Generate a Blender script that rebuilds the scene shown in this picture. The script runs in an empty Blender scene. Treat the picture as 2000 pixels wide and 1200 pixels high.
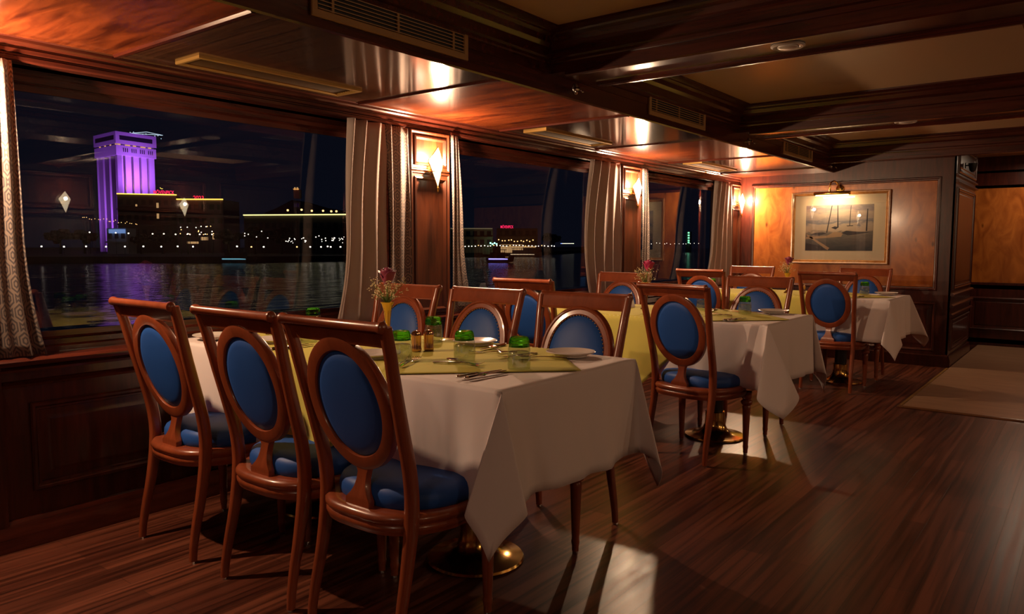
import bpy, bmesh, math, random
from mathutils import Vector, Matrix
from math import pi, sin, cos, sqrt
random.seed(7)
S = bpy.context.scene
COL = S.collection

# ------------------------------------------------------------------ camera
YAW, PITCH, ROLL, FPX = 0.66234, 0.081766, 0.0021084, 1466.175
CAMZ = 1.25
_f = Vector((-sin(YAW) * cos(PITCH), cos(YAW) * cos(PITCH), -sin(PITCH)))
_r = Vector((cos(YAW), sin(YAW), 0)); _u = _r.cross(_f)
R_ = _r * cos(ROLL) + _u * sin(ROLL); U_ = -_r * sin(ROLL) + _u * cos(ROLL)
cd = bpy.data.cameras.new('camera'); cam = bpy.data.objects.new('camera', cd); COL.objects.link(cam)
M = Matrix((R_, U_, -_f)).transposed().to_4x4(); M.translation = (0, 0, CAMZ)
cam.matrix_world = M
cd.sensor_width = 36; cd.lens = FPX / 2000 * 36; cd.clip_start = 0.05; cd.clip_end = 2000
S.camera = cam

# ------------------------------------------------------------------ world, view, render quality
w = bpy.data.worlds.new('night'); S.world = w; w.use_nodes = True
bg = w.node_tree.nodes['Background']; bg.inputs[0].default_value = (0.30, 0.38, 0.80, 1); bg.inputs[1].default_value = 0.010
S.view_settings.view_transform = 'Standard'; S.view_settings.look = 'None'
S.view_settings.gamma = 1; S.view_settings.exposure = 0.0
S.view_settings.use_curve_mapping = False
c_ = S.cycles
c_.use_denoising = True; c_.max_bounces = 7; c_.diffuse_bounces = 3; c_.glossy_bounces = 4
c_.transmission_bounces = 4; c_.transparent_max_bounces = 16; c_.sample_clamp_indirect = 3.0
c_.caustics_reflective = False; c_.caustics_refractive = False; c_.blur_glossy = 0.5

SCONCE_W = 98.0      # watts of the bulb inside each wall sconce
FILL_W = [8., 9.]   # watts of the two added fill lamps on the ceiling, out of view
WARM = (1.0, 0.68, 0.44)

# ------------------------------------------------------------------ mesh helper
class MB:
    def __init__(s): s.v = []; s.f = []; s.uv = None
    def add(s, vs, fs):
        n = len(s.v); s.v += [tuple(p) for p in vs]; s.f += [tuple(i + n for i in f) for f in fs]; return s
    def box(s, x0, x1, y0, y1, z0, z1):
        return s.add([(x0,y0,z0),(x1,y0,z0),(x1,y1,z0),(x0,y1,z0),(x0,y0,z1),(x1,y0,z1),(x1,y1,z1),(x0,y1,z1)],
                     [(0,3,2,1),(4,5,6,7),(0,1,5,4),(1,2,6,5),(2,3,7,6),(3,0,4,7)])
    def loft(s, rings, closed=True, caps=True, loop=False):
        n = len(rings[0]); vs = [p for r in rings for p in r]; fs = []
        m = len(rings); k = n if closed else n - 1
        for i in range(m if loop else m - 1):
            a, b = i * n, ((i + 1) % m) * n
            for j in range(k):
                j2 = (j + 1) % n
                fs.append((a + j, a + j2, b + j2, b + j))
        if caps and not loop:
            fs.append(tuple(reversed(range(n)))); fs.append(tuple(range((m - 1) * n, m * n)))
        return s.add(vs, fs)
    def lathe(s, prof, c=(0, 0, 0), n=24, caps=True, axis='Z'):
        rings = []
        for r, z in prof:
            ring = []
            for i in range(n):
                t = 2 * pi * i / n
                if axis == 'Z': p = (c[0] + r * cos(t), c[1] + r * sin(t), c[2] + z)
                elif axis == 'X': p = (c[0] + z, c[1] + r * cos(t), c[2] + r * sin(t))
                else: p = (c[0] + r * sin(t), c[1] + z, c[2] + r * cos(t))
                ring.append(p)
            rings.append(ring)
        return s.loft(rings, True, caps)
    def tube(s, pts, rad, n=8, caps=True):
        pts = [Vector(p) for p in pts]; rings = []
        if not isinstance(rad, (list, tuple)): rad = [rad] * len(pts)
        ref = None
        for i, p in enumerate(pts):
            t = (pts[min(i + 1, len(pts) - 1)] - pts[max(i - 1, 0)]).normalized()
            if ref is None: ref = t.orthogonal().normalized()
            ref = (ref - t * ref.dot(t)).normalized(); b = t.cross(ref)
            rings.append([p + (ref * cos(2*pi*j/n) + b * sin(2*pi*j/n)) * rad[i] for j in range(n)])
        return s.loft(rings, True, caps)
    def ball(s, c, r, n=8, sq=(1, 1, 1)):
        rings = []
        for i in range(1, n):
            a = pi * i / n
            rings.append([(c[0] + r*sq[0]*sin(a)*cos(2*pi*j/(2*n)), c[1] + r*sq[1]*sin(a)*sin(2*pi*j/(2*n)), c[2] - r*sq[2]*cos(a)) for j in range(2*n)])
        return s.loft(rings)
    def ext(s, prof, fn, t0, t1, caps=True):      # extrude a closed 2-D profile; fn(a, b, t) -> xyz
        return s.loft([[fn(a, b, t0) for a, b in prof], [fn(a, b, t1) for a, b in prof]], True, caps)
    def frame(s, P, u0, u1, v0, v1, prof, fill=True):   # mitred picture-frame moulding
        rings = [[P(u0+d, v0+d, h), P(u1-d, v0+d, h), P(u1-d, v1-d, h), P(u0+d, v1-d, h)] for d, h in prof]
        s.loft(rings, True, False)
        if fill: s.add(rings[-1], [(0, 1, 2, 3)])
        return s
    def build(s, name, mat, parent=None, smooth=True, bevel=0, ang=35, kind=None, merge=False):
        me = bpy.data.meshes.new(name); me.from_pydata(s.v, [], s.f)
        bm = bmesh.new(); bm.from_mesh(me)
        if merge: bmesh.ops.remove_doubles(bm, verts=bm.verts, dist=0.0006)
        bmesh.ops.recalc_face_normals(bm, faces=bm.faces)
        if bevel:
            es = [e for e in bm.edges if len(e.link_faces) == 2 and e.calc_face_angle(0) > 0.6]
            bmesh.ops.bevel(bm, geom=es, offset=bevel, segments=2, affect='EDGES', profile=0.5)
        if s.uv:
            ul = bm.loops.layers.uv.new('UVMap'); bm.verts.ensure_lookup_table()
            for fc in bm.faces:
                for lp in fc.loops: lp[ul].uv = s.uv[lp.vert.index]
        bm.to_mesh(me); bm.free()
        if smooth:
            me.polygons.foreach_set('use_smooth', [True] * len(me.polygons)); me.set_sharp_from_angle(angle=math.radians(ang))
        me.materials.append(mat)
        o = bpy.data.objects.new(name, me); COL.objects.link(o)
        if parent: o.parent = parent
        if kind: o['kind'] = kind
        return o

def tag(o, label, cat, group=None, kind=None):
    o['label'] = label; o['category'] = cat
    if group: o['group'] = group
    if kind: o['kind'] = kind
    return o
def empty(name, loc=(0, 0, 0), rz=0, label=None, cat=None, group=None):
    o = bpy.data.objects.new(name, None); COL.objects.link(o); o.location = loc; o.rotation_euler = (0, 0, rz)
    o.empty_display_size = 0.05
    if label: tag(o, label, cat, group)
    return o
def dup(root, loc, rz, label, group=None):
    def rec(o, par):
        c = o.copy(); COL.objects.link(c); c.parent = par
        for ch in kids[o.name]: rec(ch, c)
        return c
    kids = {}
    def walk(o):
        kids[o.name] = list(o.children)
        for ch in kids[o.name]: walk(ch)
    walk(root)
    r = rec(root, None); r.location = loc; r.rotation_euler = (0, 0, rz); r['label'] = label
    if group: r['group'] = group
    return r

# ------------------------------------------------------------------ materials
def mat(name, col=(0.5, 0.5, 0.5), rough=0.5, metal=0.0, spec=0.5, coat=0.0):
    m = bpy.data.materials.new(name); m.use_nodes = True
    b = m.node_tree.nodes['Principled BSDF']
    b.inputs['Base Color'].default_value = (*col, 1); b.inputs['Roughness'].default_value = rough
    b.inputs['Metallic'].default_value = metal; b.inputs['Specular IOR Level'].default_value = spec
    b.inputs['Coat Weight'].default_value = coat; b.inputs['Coat Roughness'].default_value = 0.12
    return m
def nd(m, t, **kw):
    n = m.node_tree.nodes.new(t)
    for k, v in kw.items():
        if hasattr(n, k): setattr(n, k, v)
        else: n.inputs[k].default_value = v
    return n
def lk(m, a, b): m.node_tree.links.new(a, b)
def ramp(m, fac, stops):
    r = nd(m, 'ShaderNodeValToRGB'); e = r.color_ramp.elements
    while len(e) < len(stops): e.new(0.5)
    for i, (p, c) in enumerate(stops): e[i].position = p; e[i].color = (*c, 1)
    lk(m, fac, r.inputs[0]); return r.outputs[0]
def wood(name, dark, light, scale=(8, 8, 1), rough=0.28, coat=0.3, bump=0.03, detail=5.0, nscale=3.0, contrast=(0.3, 0.7)):
    m = mat(name, light, rough, coat=coat); b = m.node_tree.nodes['Principled BSDF']
    tc = nd(m, 'ShaderNodeTexCoord'); mp = nd(m, 'ShaderNodeMapping'); mp.inputs['Scale'].default_value = scale
    geo = nd(m, 'ShaderNodeObjectInfo')
    lk(m, tc.outputs['Object'], mp.inputs[0])
    n = nd(m, 'ShaderNodeTexNoise', Scale=nscale, Detail=detail, Distortion=0.6); n.inputs['Roughness'].default_value = 0.62
    lk(m, mp.outputs[0], n.inputs[0])
    col = ramp(m, n.outputs[0], [(contrast[0], dark), (contrast[1], light)])
    lk(m, col, b.inputs['Base Color'])
    if bump:
        bp = nd(m, 'ShaderNodeBump', Strength=bump, Distance=0.01); lk(m, n.outputs[0], bp.inputs['Height']); lk(m, bp.outputs[0], b.inputs['Normal'])
    return m
def noisebump(m, scale, strength, dist=0.002, detail=3, stretch=None):
    b = m.node_tree.nodes['Principled BSDF']; tc = nd(m, 'ShaderNodeTexCoord')
    n = nd(m, 'ShaderNodeTexNoise', Scale=scale, Detail=detail)
    if stretch:
        mp = nd(m, 'ShaderNodeMapping'); mp.inputs['Scale'].default_value = stretch; lk(m, tc.outputs['Object'], mp.inputs[0]); lk(m, mp.outputs[0], n.inputs[0])
    else: lk(m, tc.outputs['Object'], n.inputs[0])
    bp = nd(m, 'ShaderNodeBump', Strength=strength, Distance=dist); lk(m, n.outputs[0], bp.inputs['Height']); lk(m, bp.outputs[0], b.inputs['Normal'])
    return m
def emit(name, col, strength):
    m = bpy.data.materials.new(name); m.use_nodes = True; nt = m.node_tree; nt.nodes.clear()
    e = nt.nodes.new('ShaderNodeEmission'); e.inputs[0].default_value = (*col, 1); e.inputs[1].default_value = strength
    o = nt.nodes.new('ShaderNodeOutputMaterial'); nt.links.new(e.outputs[0], o.inputs[0]); return m
def clearglass(name, tint=(1, 1, 1), refl=1.0, rough=0.0, ior=1.5):
    m = bpy.data.materials.new(name); m.use_nodes = True; nt = m.node_tree; nt.nodes.clear()
    t = nt.nodes.new('ShaderNodeBsdfTransparent'); t.inputs[0].default_value = (*tint, 1)
    g = nt.nodes.new('ShaderNodeBsdfGlossy'); g.inputs['Roughness'].default_value = rough
    fr = nt.nodes.new('ShaderNodeLayerWeight'); pw = nt.nodes.new('ShaderNodeMath'); pw.operation = 'POWER'; pw.inputs[1].default_value = 5   # Schlick
    nt.links.new(fr.outputs['Facing'], pw.inputs[0]); r0 = ((ior - 1) / (ior + 1)) ** 2 * refl
    mu = nt.nodes.new('ShaderNodeMath'); mu.operation = 'MULTIPLY_ADD'; mu.use_clamp = True; mu.inputs[1].default_value = 1 - r0; mu.inputs[2].default_value = r0
    mx = nt.nodes.new('ShaderNodeMixShader'); o = nt.nodes.new('ShaderNodeOutputMaterial')
    L = nt.links.new
    L(pw.outputs[0], mu.inputs[0]); L(mu.outputs[0], mx.inputs[0]); L(t.outputs[0], mx.inputs[1]); L(g.outputs[0], mx.inputs[2]); L(mx.outputs[0], o.inputs[0])
    return m

M_mahog = wood('mahogany_wall', (0.026, 0.0055, 0.004), (0.085, 0.0165, 0.009), (9, 9, 0.9), 0.30, 0.22)
M_pill = wood('pillar_veneer', (0.035, 0.008, 0.003), (0.11, 0.025, 0.006), (9, 9, 0.9), 0.40, 0.08)
M_mahogy = wood('mahogany_along', (0.030, 0.006, 0.004), (0.10, 0.020, 0.010), (9, 0.7, 9), 0.25, 0.35)
M_mahogx = wood('mahogany_across', (0.026, 0.0055, 0.004), (0.085, 0.0165, 0.009), (0.7, 9, 9), 0.25, 0.35)
M_ceilp = wood('ceiling_panel_wood', (0.055, 0.010, 0.004), (0.26, 0.055, 0.014), (0.9, 5, 6), 0.22, 0.5, 0.02, nscale=3.2, contrast=(.34, .68))
M_ceild = wood('ceiling_panel_dark', (0.018, 0.009, 0.006), (0.085, 0.036, 0.018), (0.5, 24, 6), 0.13, 0.6, 0.02, nscale=3.2, contrast=(.3, .7))
M_chair = wood('chair_wood', (0.20, 0.042, 0.015), (0.30, 0.068, 0.024), (6, 6, 1.0), 0.31, 0.28, 0.0)
M_burl = mat('burl_veneer', (0.5, 0.2, 0.05), 0.22, coat=0.35)
M_cream = mat('cream_ceiling', (0.52, 0.35, 0.21), 0.34); noisebump(M_cream, 2.0, 0.15, 0.01)
M_floor = mat('plank_floor', (0.1, 0.04, 0.02), 0.32)
M_dance = wood('beech_floor', (0.33, 0.19, 0.11), (0.46, 0.28, 0.17), (1.0, 7, 7), 0.30, 0.1, 0.02, nscale=2.0)
M_blue = mat('blue_leather', (0.017, 0.085, 0.36), 0.50, spec=.35); noisebump(M_blue, 60, 0.08, 0.001)
M_cloth = mat('white_linen', (0.84, 0.74, 0.72), 0.85, spec=0.2); noisebump(M_cloth, 7, 0.35, 0.01, 6, (1, 1, 0.35))
M_lime = mat('lime_linen', (0.60, 0.53, 0.12), 0.85, spec=0.2); noisebump(M_lime, 9, 0.3, 0.008, 6)
M_curt = mat('taupe_curtain', (0.37, 0.295, 0.27), 0.85, spec=0.15)
M_brass = mat('brass', (0.72, 0.46, 0.14), 0.16, 1.0)
M_brassd = mat('dull_brass', (0.52, 0.30, 0.09), 0.35, 0.7)
M_louv = mat('louvre_brown', (0.13, 0.065, 0.022), 0.4)
M_grille = mat('grille_tan', (0.36, 0.20, 0.07), 0.45)
M_copper = mat('copper_plate', (0.70, 0.42, 0.24), 0.14, 1.0)
M_silver = mat('silver', (0.80, 0.74, 0.68), 0.13, 1.0)
M_chrome = mat('chrome', (0.75, 0.72, 0.70), 0.1, 1.0)
M_black = mat('matt_black', (0.01, 0.009, 0.010), 0.5)
M_column = mat('dark_column', (0.018, 0.014, 0.018), 0.35)
M_plate = mat('porcelain', (0.74, 0.66, 0.60), 0.18)
M_paper = mat('grey_card', (0.45, 0.40, 0.36), 0.7)
M_matb = mat('passepartout', (0.72, 0.62, 0.46), 0.8)
M_gilt = wood('gilt_frame', (0.26, 0.11, 0.03), (0.46, 0.21, 0.06), (6, 6, 6), 0.25, 0.3, 0)
M_rose = mat('rose_petal', (0.22, 0.010, 0.055), 0.5); M_rose.node_tree.nodes['Principled BSDF'].inputs['Sheen Weight'].default_value = 0.3
M_rose2 = mat('rose_petal_pink', (0.42, 0.02, 0.10), 0.5)
M_stem = mat('flower_stem', (0.12, 0.20, 0.04), 0.5)
M_gyp = mat('gypsophila', (0.75, 0.62, 0.36), 0.7)
M_white = mat('white_plastic', (0.55, 0.48, 0.44), 0.4)
M_pane = clearglass('window_pane', (0.93, 0.95, 0.97), 2.1)
M_pglass = clearglass('picture_glass', (1, 1, 1), 1.0)
def realglass(name, col, mixf, rough=0.0, ior=1.5):
    m = mat(name, col, rough); b = m.node_tree.nodes['Principled BSDF']; b.inputs['Transmission Weight'].default_value = 1; b.inputs['IOR'].default_value = ior
    o = m.node_tree.nodes['Material Output']; t = nd(m, 'ShaderNodeBsdfTransparent'); t.inputs[0].default_value = (*col, 1)
    mx = nd(m, 'ShaderNodeMixShader'); mx.inputs[0].default_value = mixf
    lk(m, t.outputs[0], mx.inputs[1]); lk(m, b.outputs[0], mx.inputs[2]); lk(m, mx.outputs[0], o.inputs[0])
    return m
M_tumb = clearglass('tumbler_glass', (0.90, 0.94, 0.88), 4.0, 0.03)
M_green = realglass('green_glass', (0.16, 0.75, 0.06), 0.75, 0.02)
# burl
def mk_burl():
    m = M_burl; b = m.node_tree.nodes['Principled BSDF']; tc = nd(m, 'ShaderNodeTexCoord')
    mp = nd(m, 'ShaderNodeMapping'); mp.inputs['Scale'].default_value = (3.0, 3.0, 1.4); lk(m, tc.outputs['Object'], mp.inputs[0])
    n = nd(m, 'ShaderNodeTexNoise', Scale=2.2, Detail=7, Distortion=1.6); lk(m, mp.outputs[0], n.inputs[0])
    base = ramp(m, n.outputs[0], [(0.3, (0.26, 0.066, 0.012)), (0.7, (0.52, 0.165, 0.030))])
    v = nd(m, 'ShaderNodeTexVoronoi', Scale=2.4); v.inputs['Randomness'].default_value = 1.0
    lk(m, mp.outputs[0], v.inputs[0])
    kn = ramp(m, v.outputs[0], [(0.05, (0.10, 0.08, 0.08)), (0.13, (1, 1, 1))])
    mx = nd(m, 'ShaderNodeMix', data_type='RGBA', blend_type='MULTIPLY'); mx.inputs[0].default_value = 0.75
    lk(m, base, mx.inputs[6]); lk(m, kn, mx.inputs[7]); lk(m, mx.outputs[2], b.inputs['Base Color'])
mk_burl()
def mk_floor():
    m = M_floor; b = m.node_tree.nodes['Principled BSDF']; tc = nd(m, 'ShaderNodeTexCoord')
    mp = nd(m, 'ShaderNodeMapping'); mp.inputs['Rotation'].default_value = (0, 0, pi / 2); lk(m, tc.outputs['Object'], mp.inputs[0])
    br = nd(m, 'ShaderNodeTexBrick', offset=0.37, squash=1.0); br.inputs['Scale'].default_value = 1.0
    br.inputs['Brick Width'].default_value = 1.25; br.inputs['Row Height'].default_value = 0.092
    br.inputs['Mortar Size'].default_value = 0.0012; br.inputs['Mortar Smooth'].default_value = 0.3; br.inputs['Bias'].default_value = 0.0
    br.inputs['Color1'].default_value = (0.085, 0.024, 0.014, 1); br.inputs['Color2'].default_value = (0.17, 0.054, 0.030, 1); br.inputs['Mortar'].default_value = (0.02, 0.008, 0.005, 1)
    lk(m, mp.outputs[0], br.inputs[0])
    mp2 = nd(m, 'ShaderNodeMapping'); mp2.inputs['Scale'].default_value = (15, 0.45, 1); lk(m, tc.outputs['Object'], mp2.inputs[0])
    n = nd(m, 'ShaderNodeTexNoise', Scale=2.6, Detail=6, Distortion=0.4); lk(m, mp2.outputs[0], n.inputs[0])
    g = ramp(m, n.outputs[0], [(0.38, (0.22, 0.18, 0.17)), (0.58, (1.15, 1.1, 1.05))])
    mx = nd(m, 'ShaderNodeMix', data_type='RGBA', blend_type='MULTIPLY'); mx.inputs[0].default_value = 0.85
    lk(m, br.outputs[0], mx.inputs[6]); lk(m, g, mx.inputs[7]); lk(m, mx.outputs[2], b.inputs['Base Color'])
    bp = nd(m, 'ShaderNodeBump', Strength=0.25, Distance=0.002); lk(m, br.outputs['Fac'], bp.inputs['Height']); bp.invert = True; lk(m, bp.outputs[0], b.inputs['Normal'])
    rr = nd(m, 'ShaderNodeMapRange'); rr.inputs[3].default_value = 0.24; rr.inputs[4].default_value = 0.38; lk(m, n.outputs[0], rr.inputs[0]); lk(m, rr.outputs[0], b.inputs['Roughness'])
mk_floor()
def mk_patt(name, a, bcol):
    m = mat(name, a, 0.8, spec=0.2); b = m.node_tree.nodes['Principled BSDF']; tc = nd(m, 'ShaderNodeTexCoord')
    def mth(op, x, y=None):
        n = nd(m, 'ShaderNodeMath'); n.operation = op
        for i, q in enumerate((x, y)):
            if q is None: continue
            if isinstance(q, (int, float)): n.inputs[i].default_value = q
            else: lk(m, q, n.inputs[i])
        return n.outputs[0]
    sp = nd(m, 'ShaderNodeSeparateXYZ'); lk(m, tc.outputs['UV'], sp.inputs[0])
    px, pz = 0.115, 0.115
    def cell(sh):
        u = mth('ABSOLUTE', mth('SUBTRACT', mth('FRACT', mth('ADD', mth('DIVIDE', sp.outputs[0], px), sh)), 0.5))
        v = mth('ABSOLUTE', mth('SUBTRACT', mth('FRACT', mth('ADD', mth('DIVIDE', sp.outputs[1], pz), sh)), 0.5))
        return mth('MAXIMUM', mth('MULTIPLY', u, 1.15), mth('ADD', mth('MULTIPLY', u, 0.6), v))   # hexagon distance
    d = mth('MINIMUM', cell(0.0), cell(0.5))
    ring = mth('GREATER_THAN', mth('FRACT', mth('MULTIPLY', d, 6.2)), 0.52)
    mx = nd(m, 'ShaderNodeMix', data_type='RGBA'); lk(m, ring, mx.inputs[0]); mx.inputs[6].default_value = (*a, 1); mx.inputs[7].default_value = (*bcol, 1)
    lk(m, mx.outputs[2], b.inputs['Base Color']); return m
M_patt = mk_patt('patterned_drape', (0.27, 0.21, 0.175), (0.10, 0.085, 0.09))
M_shade = bpy.data.materials.new('opal_shade'); M_shade.use_nodes = True
def mk_shade():
    nt = M_shade.node_tree; nt.nodes.clear(); L = nt.links.new
    e = nt.nodes.new('ShaderNodeEmission'); e.inputs[0].default_value = (1, 0.78, 0.50, 1); e.inputs[1].default_value = 7.0
    t = nt.nodes.new('ShaderNodeBsdfTransparent'); t.inputs[0].default_value = (1, 0.92, 0.8, 1)
    mx = nt.nodes.new('ShaderNodeMixShader'); mx.inputs[0].default_value = 0.50
    o = nt.nodes.new('ShaderNodeOutputMaterial'); L(t.outputs[0], mx.inputs[1]); L(e.outputs[0], mx.inputs[2]); L(mx.outputs[0], o.inputs[0])
mk_shade()

# ------------------------------------------------------------------ room dimensions
XW, XR, YB, YE = -3.44, 2.40, -1.6, 8.82
ZL, ZC = 2.07, 2.36           # low ceiling by the windows, cream ceiling
XS = -2.37                    # soffit face
PIL = [0.90, 3.52, 6.16]      # window pillar centres
# floor
MB().box(-3.9, XR + .3, YB - .3, 11.4, -0.1, 0).build('floor', M_floor, kind='structure', smooth=False)
dm = MB().box(-1.15, 2.3, 6.42, 11.05, 0, 0.012)
dfl = dm.build('trim_1', M_dance, kind='structure', smooth=False, bevel=0.002)
MB().ext([(0, 0), (.035, 0), (.035, .006), (.02, .014), (0, .014)], lambda a, b, t: (t, 6.42 - a, b), -1.18, 2.3).build('trim_2', wood('threshold_wood', (0.10, 0.04, 0.015), (0.2, 0.08, 0.03), (1, 8, 8)), kind='structure')
MB().ext([(0, 0), (.02, 0), (.02, .016), (0, .016)], lambda a, b, t: (-1.15 - a, t, b), 6.42, 8.7).build('trim_3', M_brassd, kind='structure')

# left wall: wainscot, ledge, head, pillars
def PL(u, v, h): return (XW + h, u, v)
BEAD = [(0, 0), (0, .012), (.006, .018), (.014, .018), (.020, .010), (.026, .010), (.030, .004), (.034, -.004), (.055, -.004), (.075, .006)]
wl = MB()
wl.box(-3.80, XW - .02, YB, YE, 0, 0.79)
bays = [(YB, PIL[0]-.18), (PIL[0]+.18, PIL[1]-.18), (PIL[1]+.18, PIL[2]-.18), (PIL[2]+.18, 8.53)]
ys = [YB] + [q for p in PIL for q in (p - .18, p + .18)] + [8.53, YE]
def wallface(mb, P, u0, u1, v0, v1, holes_prof):     # a stile-and-rail face with a moulded panel sunk in it
    pass
for a, b in bays:
    n = 2 if b - a > 2 else 1
    wdt = (b - a) / n
    for i in range(n):
        u0, u1 = a + wdt * i, a + wdt * (i + 1)
        wl.frame(PL, u0, u1, 0.13, 0.70, [(0, 0), (.10, 0), (.10, .012), (.106, .018), (.116, .018), (.124, .008), (.132, .008), (.136, -.004), (.16, -.004), (.18, .004)])
wl.box(XW - .02, XW, YB, YE, 0, .13); wl.box(XW - .02, XW, YB, YE, .70, .79)
for p in PIL + [8.675]:
    hw = .18 if p < 8 else .145
    wl.box(XW - .02, XW + .02, p - hw, p + hw, 0, .79)
wl.build('wall_left', M_mahog, kind='structure', ang=30)
led = MB()
led.ext([(0, 0), (.05, 0), (.055, .008), (.055, .018), (.045, .026), (.035, .030), (-.10, .030), (-.10, 0)], lambda a, b, t: (XW + a, t, .762 + b), YB, YE)
led.ext([(0, 0), (.02, 0), (.022, .01), (.012, .022), (.0, .028)], lambda a, b, t: (XW + a, t, .734 + b), YB, YE)
led.ext([(0, 0), (.016, 0), (.020, .01), (.010, .022), (.0, .026)], lambda a, b, t: (XW + a, t, .672 + b), YB, YE)
led.build('trim_4', M_mahogy, kind='structure')
bs = MB(); bs.ext([(0, 0), (.022, 0), (.022, .10), (.012, .125), (0, .13)], lambda a, b, t: (XW + a, t, b), YB, YE); bs.build('baseboard_left', M_mahogy, kind='structure')
# head board + crown along windows
hd = MB()
hd.box(-3.80, XW - .03, YB, YE, 1.975, 2.42)
hd.ext([(-.03, 0), (.012, 0), (.020, .006), (.020, .020), (.010, .026), (.010, .032), (.018, .036), (.018, .050), (.012, .054), (.012, .062), (.030, .066), (.036, .074), (.036, .086), (.045, .095), (-.03, .095)],
       lambda a, b, t: (XW + a, t, 1.975 + b), YB, YE)
hd.build('trim_5', M_mahogy, kind='structure')
# pillars with moulded panels
for k, p in enumerate(PIL + [8.675]):
    hw = .18 if p < 8 else .145
    mb = MB()
    xf = XW + .035
    mb.box(-3.62, XW + .0, p - hw, p + hw, .79, 1.975)
    def PP(u, v, h, xf=xf): return (xf + h, u, v)
    pr = [(0, -.035), (0, -.012), (.006, 0), (.012, 0), (.020, -.008), (.034, -.008), (.036, 0), (.046, .004), (.052, -.004), (.058, -.012), (.075, -.012)]
    mb.frame(PP, p - hw, p + hw, .79, 1.72, pr)
    mb.frame(PP, p - hw, p + hw, 1.72, 1.975, pr)
    mb.build('trim_%d' % (6 + k), M_pill, kind='structure', ang=20)
# windows
M_frame = M_mahogy
for k, (a, b) in enumerate(bays):
    fr = MB()
    def PW(u, v, h): return (-3.60 + h, u, v)
    fr.frame(PW, a, b, .79, 1.975, [(0, .12), (0, .05), (.02, .05), (.028, .04), (.05, .04), (.05, .025), (.06, .012), (.085, .012), (.085, 0)], fill=False)
    f = fr.build('window_%d' % (k + 1), M_frame, kind='structure', ang=30)
    gl = MB().box(-3.602, -3.598, a + .08, b - .08, .89, 1.895)
    gl.build('glass_pane', M_pane, f, smooth=False)
# soffit and low ceiling
sf = MB(); sf.box(-3.80, XS, YB, YE, ZL, ZL + .36)
sf.build('ceiling', M_mahogx, kind='structure', smooth=False)
sfm = MB()
sfm.ext([(0, 0), (.02, 0), (.02, .36), (0, .36)], lambda a, b, t: (XS + a - .012, t, ZL + b), YB, YE)
sfm.ext([(0, 0), (.014, -.006), (.024, 0), (.024, .018), (0, .018)], lambda a, b, t: (XS + a - .01, t, ZL - .004 + b), YB, YE)
sfm.build('trim_20', M_mahogy, kind='structure')
strips = [0.2, 1.57, 2.93, 4.22, 5.51, 6.87, 8.17]
_e = [YB] + strips + [YE]
for k in range(len(_e) - 1):
    pn = MB(); pn.box(XW + .02, XS, _e[k], _e[k + 1], ZL - .004, ZL + .01); pn.build('ceiling', M_ceild if k % 2 == 0 else M_ceilp, kind='structure', smooth=False)
st = MB()
for y in strips:
    st.ext([(-.016, 0), (-.010, -.010), (.010, -.010), (.016, 0)], lambda a, b, t, y=y: (t, y + a, ZL - .004 + b), XW + .04, XS)
st.build('trim_21', M_mahogx, kind='structure')

# coffered cream ceiling with beams
MB().box(XS - .1, XR + .2, YB, 11.4, ZC, ZC + .05).build('ceiling', M_cream, kind='structure', smooth=False)
ZB = 2.165
bm_b = MB()
beams = [(.76, 1.12), (3.36, 3.73), (6.01, 6.38), (8.62, 8.82)]
YSB = [YB, *[v for b in beams for v in b]]
def PC(u, v, h): return (u, v, ZC - h)
CR = [(.003, ZC - ZB), (.003, .15), (.012, .15), (.016, .142), (.016, .128), (.032, .122), (.032, .075), (.040, .070), (.058, .060), (.072, .035), (.095, .026), (.10, .018), (.12, .014), (.15, .010), (.152, .0)]
for (x0, x1) in ((XS + .008, -.21), (.16, XR)):
    for i in range(4):
        y0 = YSB[2 * i]; y1 = YSB[2 * i + 1]
        bm_b.frame(PC, x0, x1, y0, y1, CR, fill=False)
bm_b.build('trim_22', M_mahogx, kind='structure', ang=16)
for k, (y0, y1) in enumerate(beams):
    b = MB(); b.box(XS + .008, XR, y0, y1, ZB, ZC)
    if y1 - y0 > .3:
        for yy, s in ((y0, 1), (y1, -1)):
            b.ext([(0, 0), (0, -.016), (.012, -.022), (.030, -.022), (.036, -.014), (.048, -.014), (.056, -.006), (.064, 0)], lambda a, c, t, yy=yy, s=s: (t, yy + s * a, ZB + c), XS + .1, XR)
    else:
        b.ext([(0, 0), (0, -.016), (.012, -.022), (.030, -.022), (.036, -.010), (.05, 0)], lambda a, c, t: (t, y0 + a, ZB + c), XS + .008, XR)
    b.build('trim_%d' % (23 + k), M_mahogx, kind='structure', ang=16)
b = MB(); b.box(-.21, .16, YB, YE, ZB - .002, ZC); b.build('trim_27', M_mahogy, kind='structure')

# end wall block (burl panel, wainscot) and column side
XB = -1.18
def PE(u, v, h): return (u, YE - h, v)
ew = MB()
ew.box(-3.8, XB - .02, YE + .02, 10.32, 0, ZC)
pr_e = [(0, 0), (.0, .006), (.008, .018), (.018, .018), (.026, .008), (.034, .006), (.040, -.006)]
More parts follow.
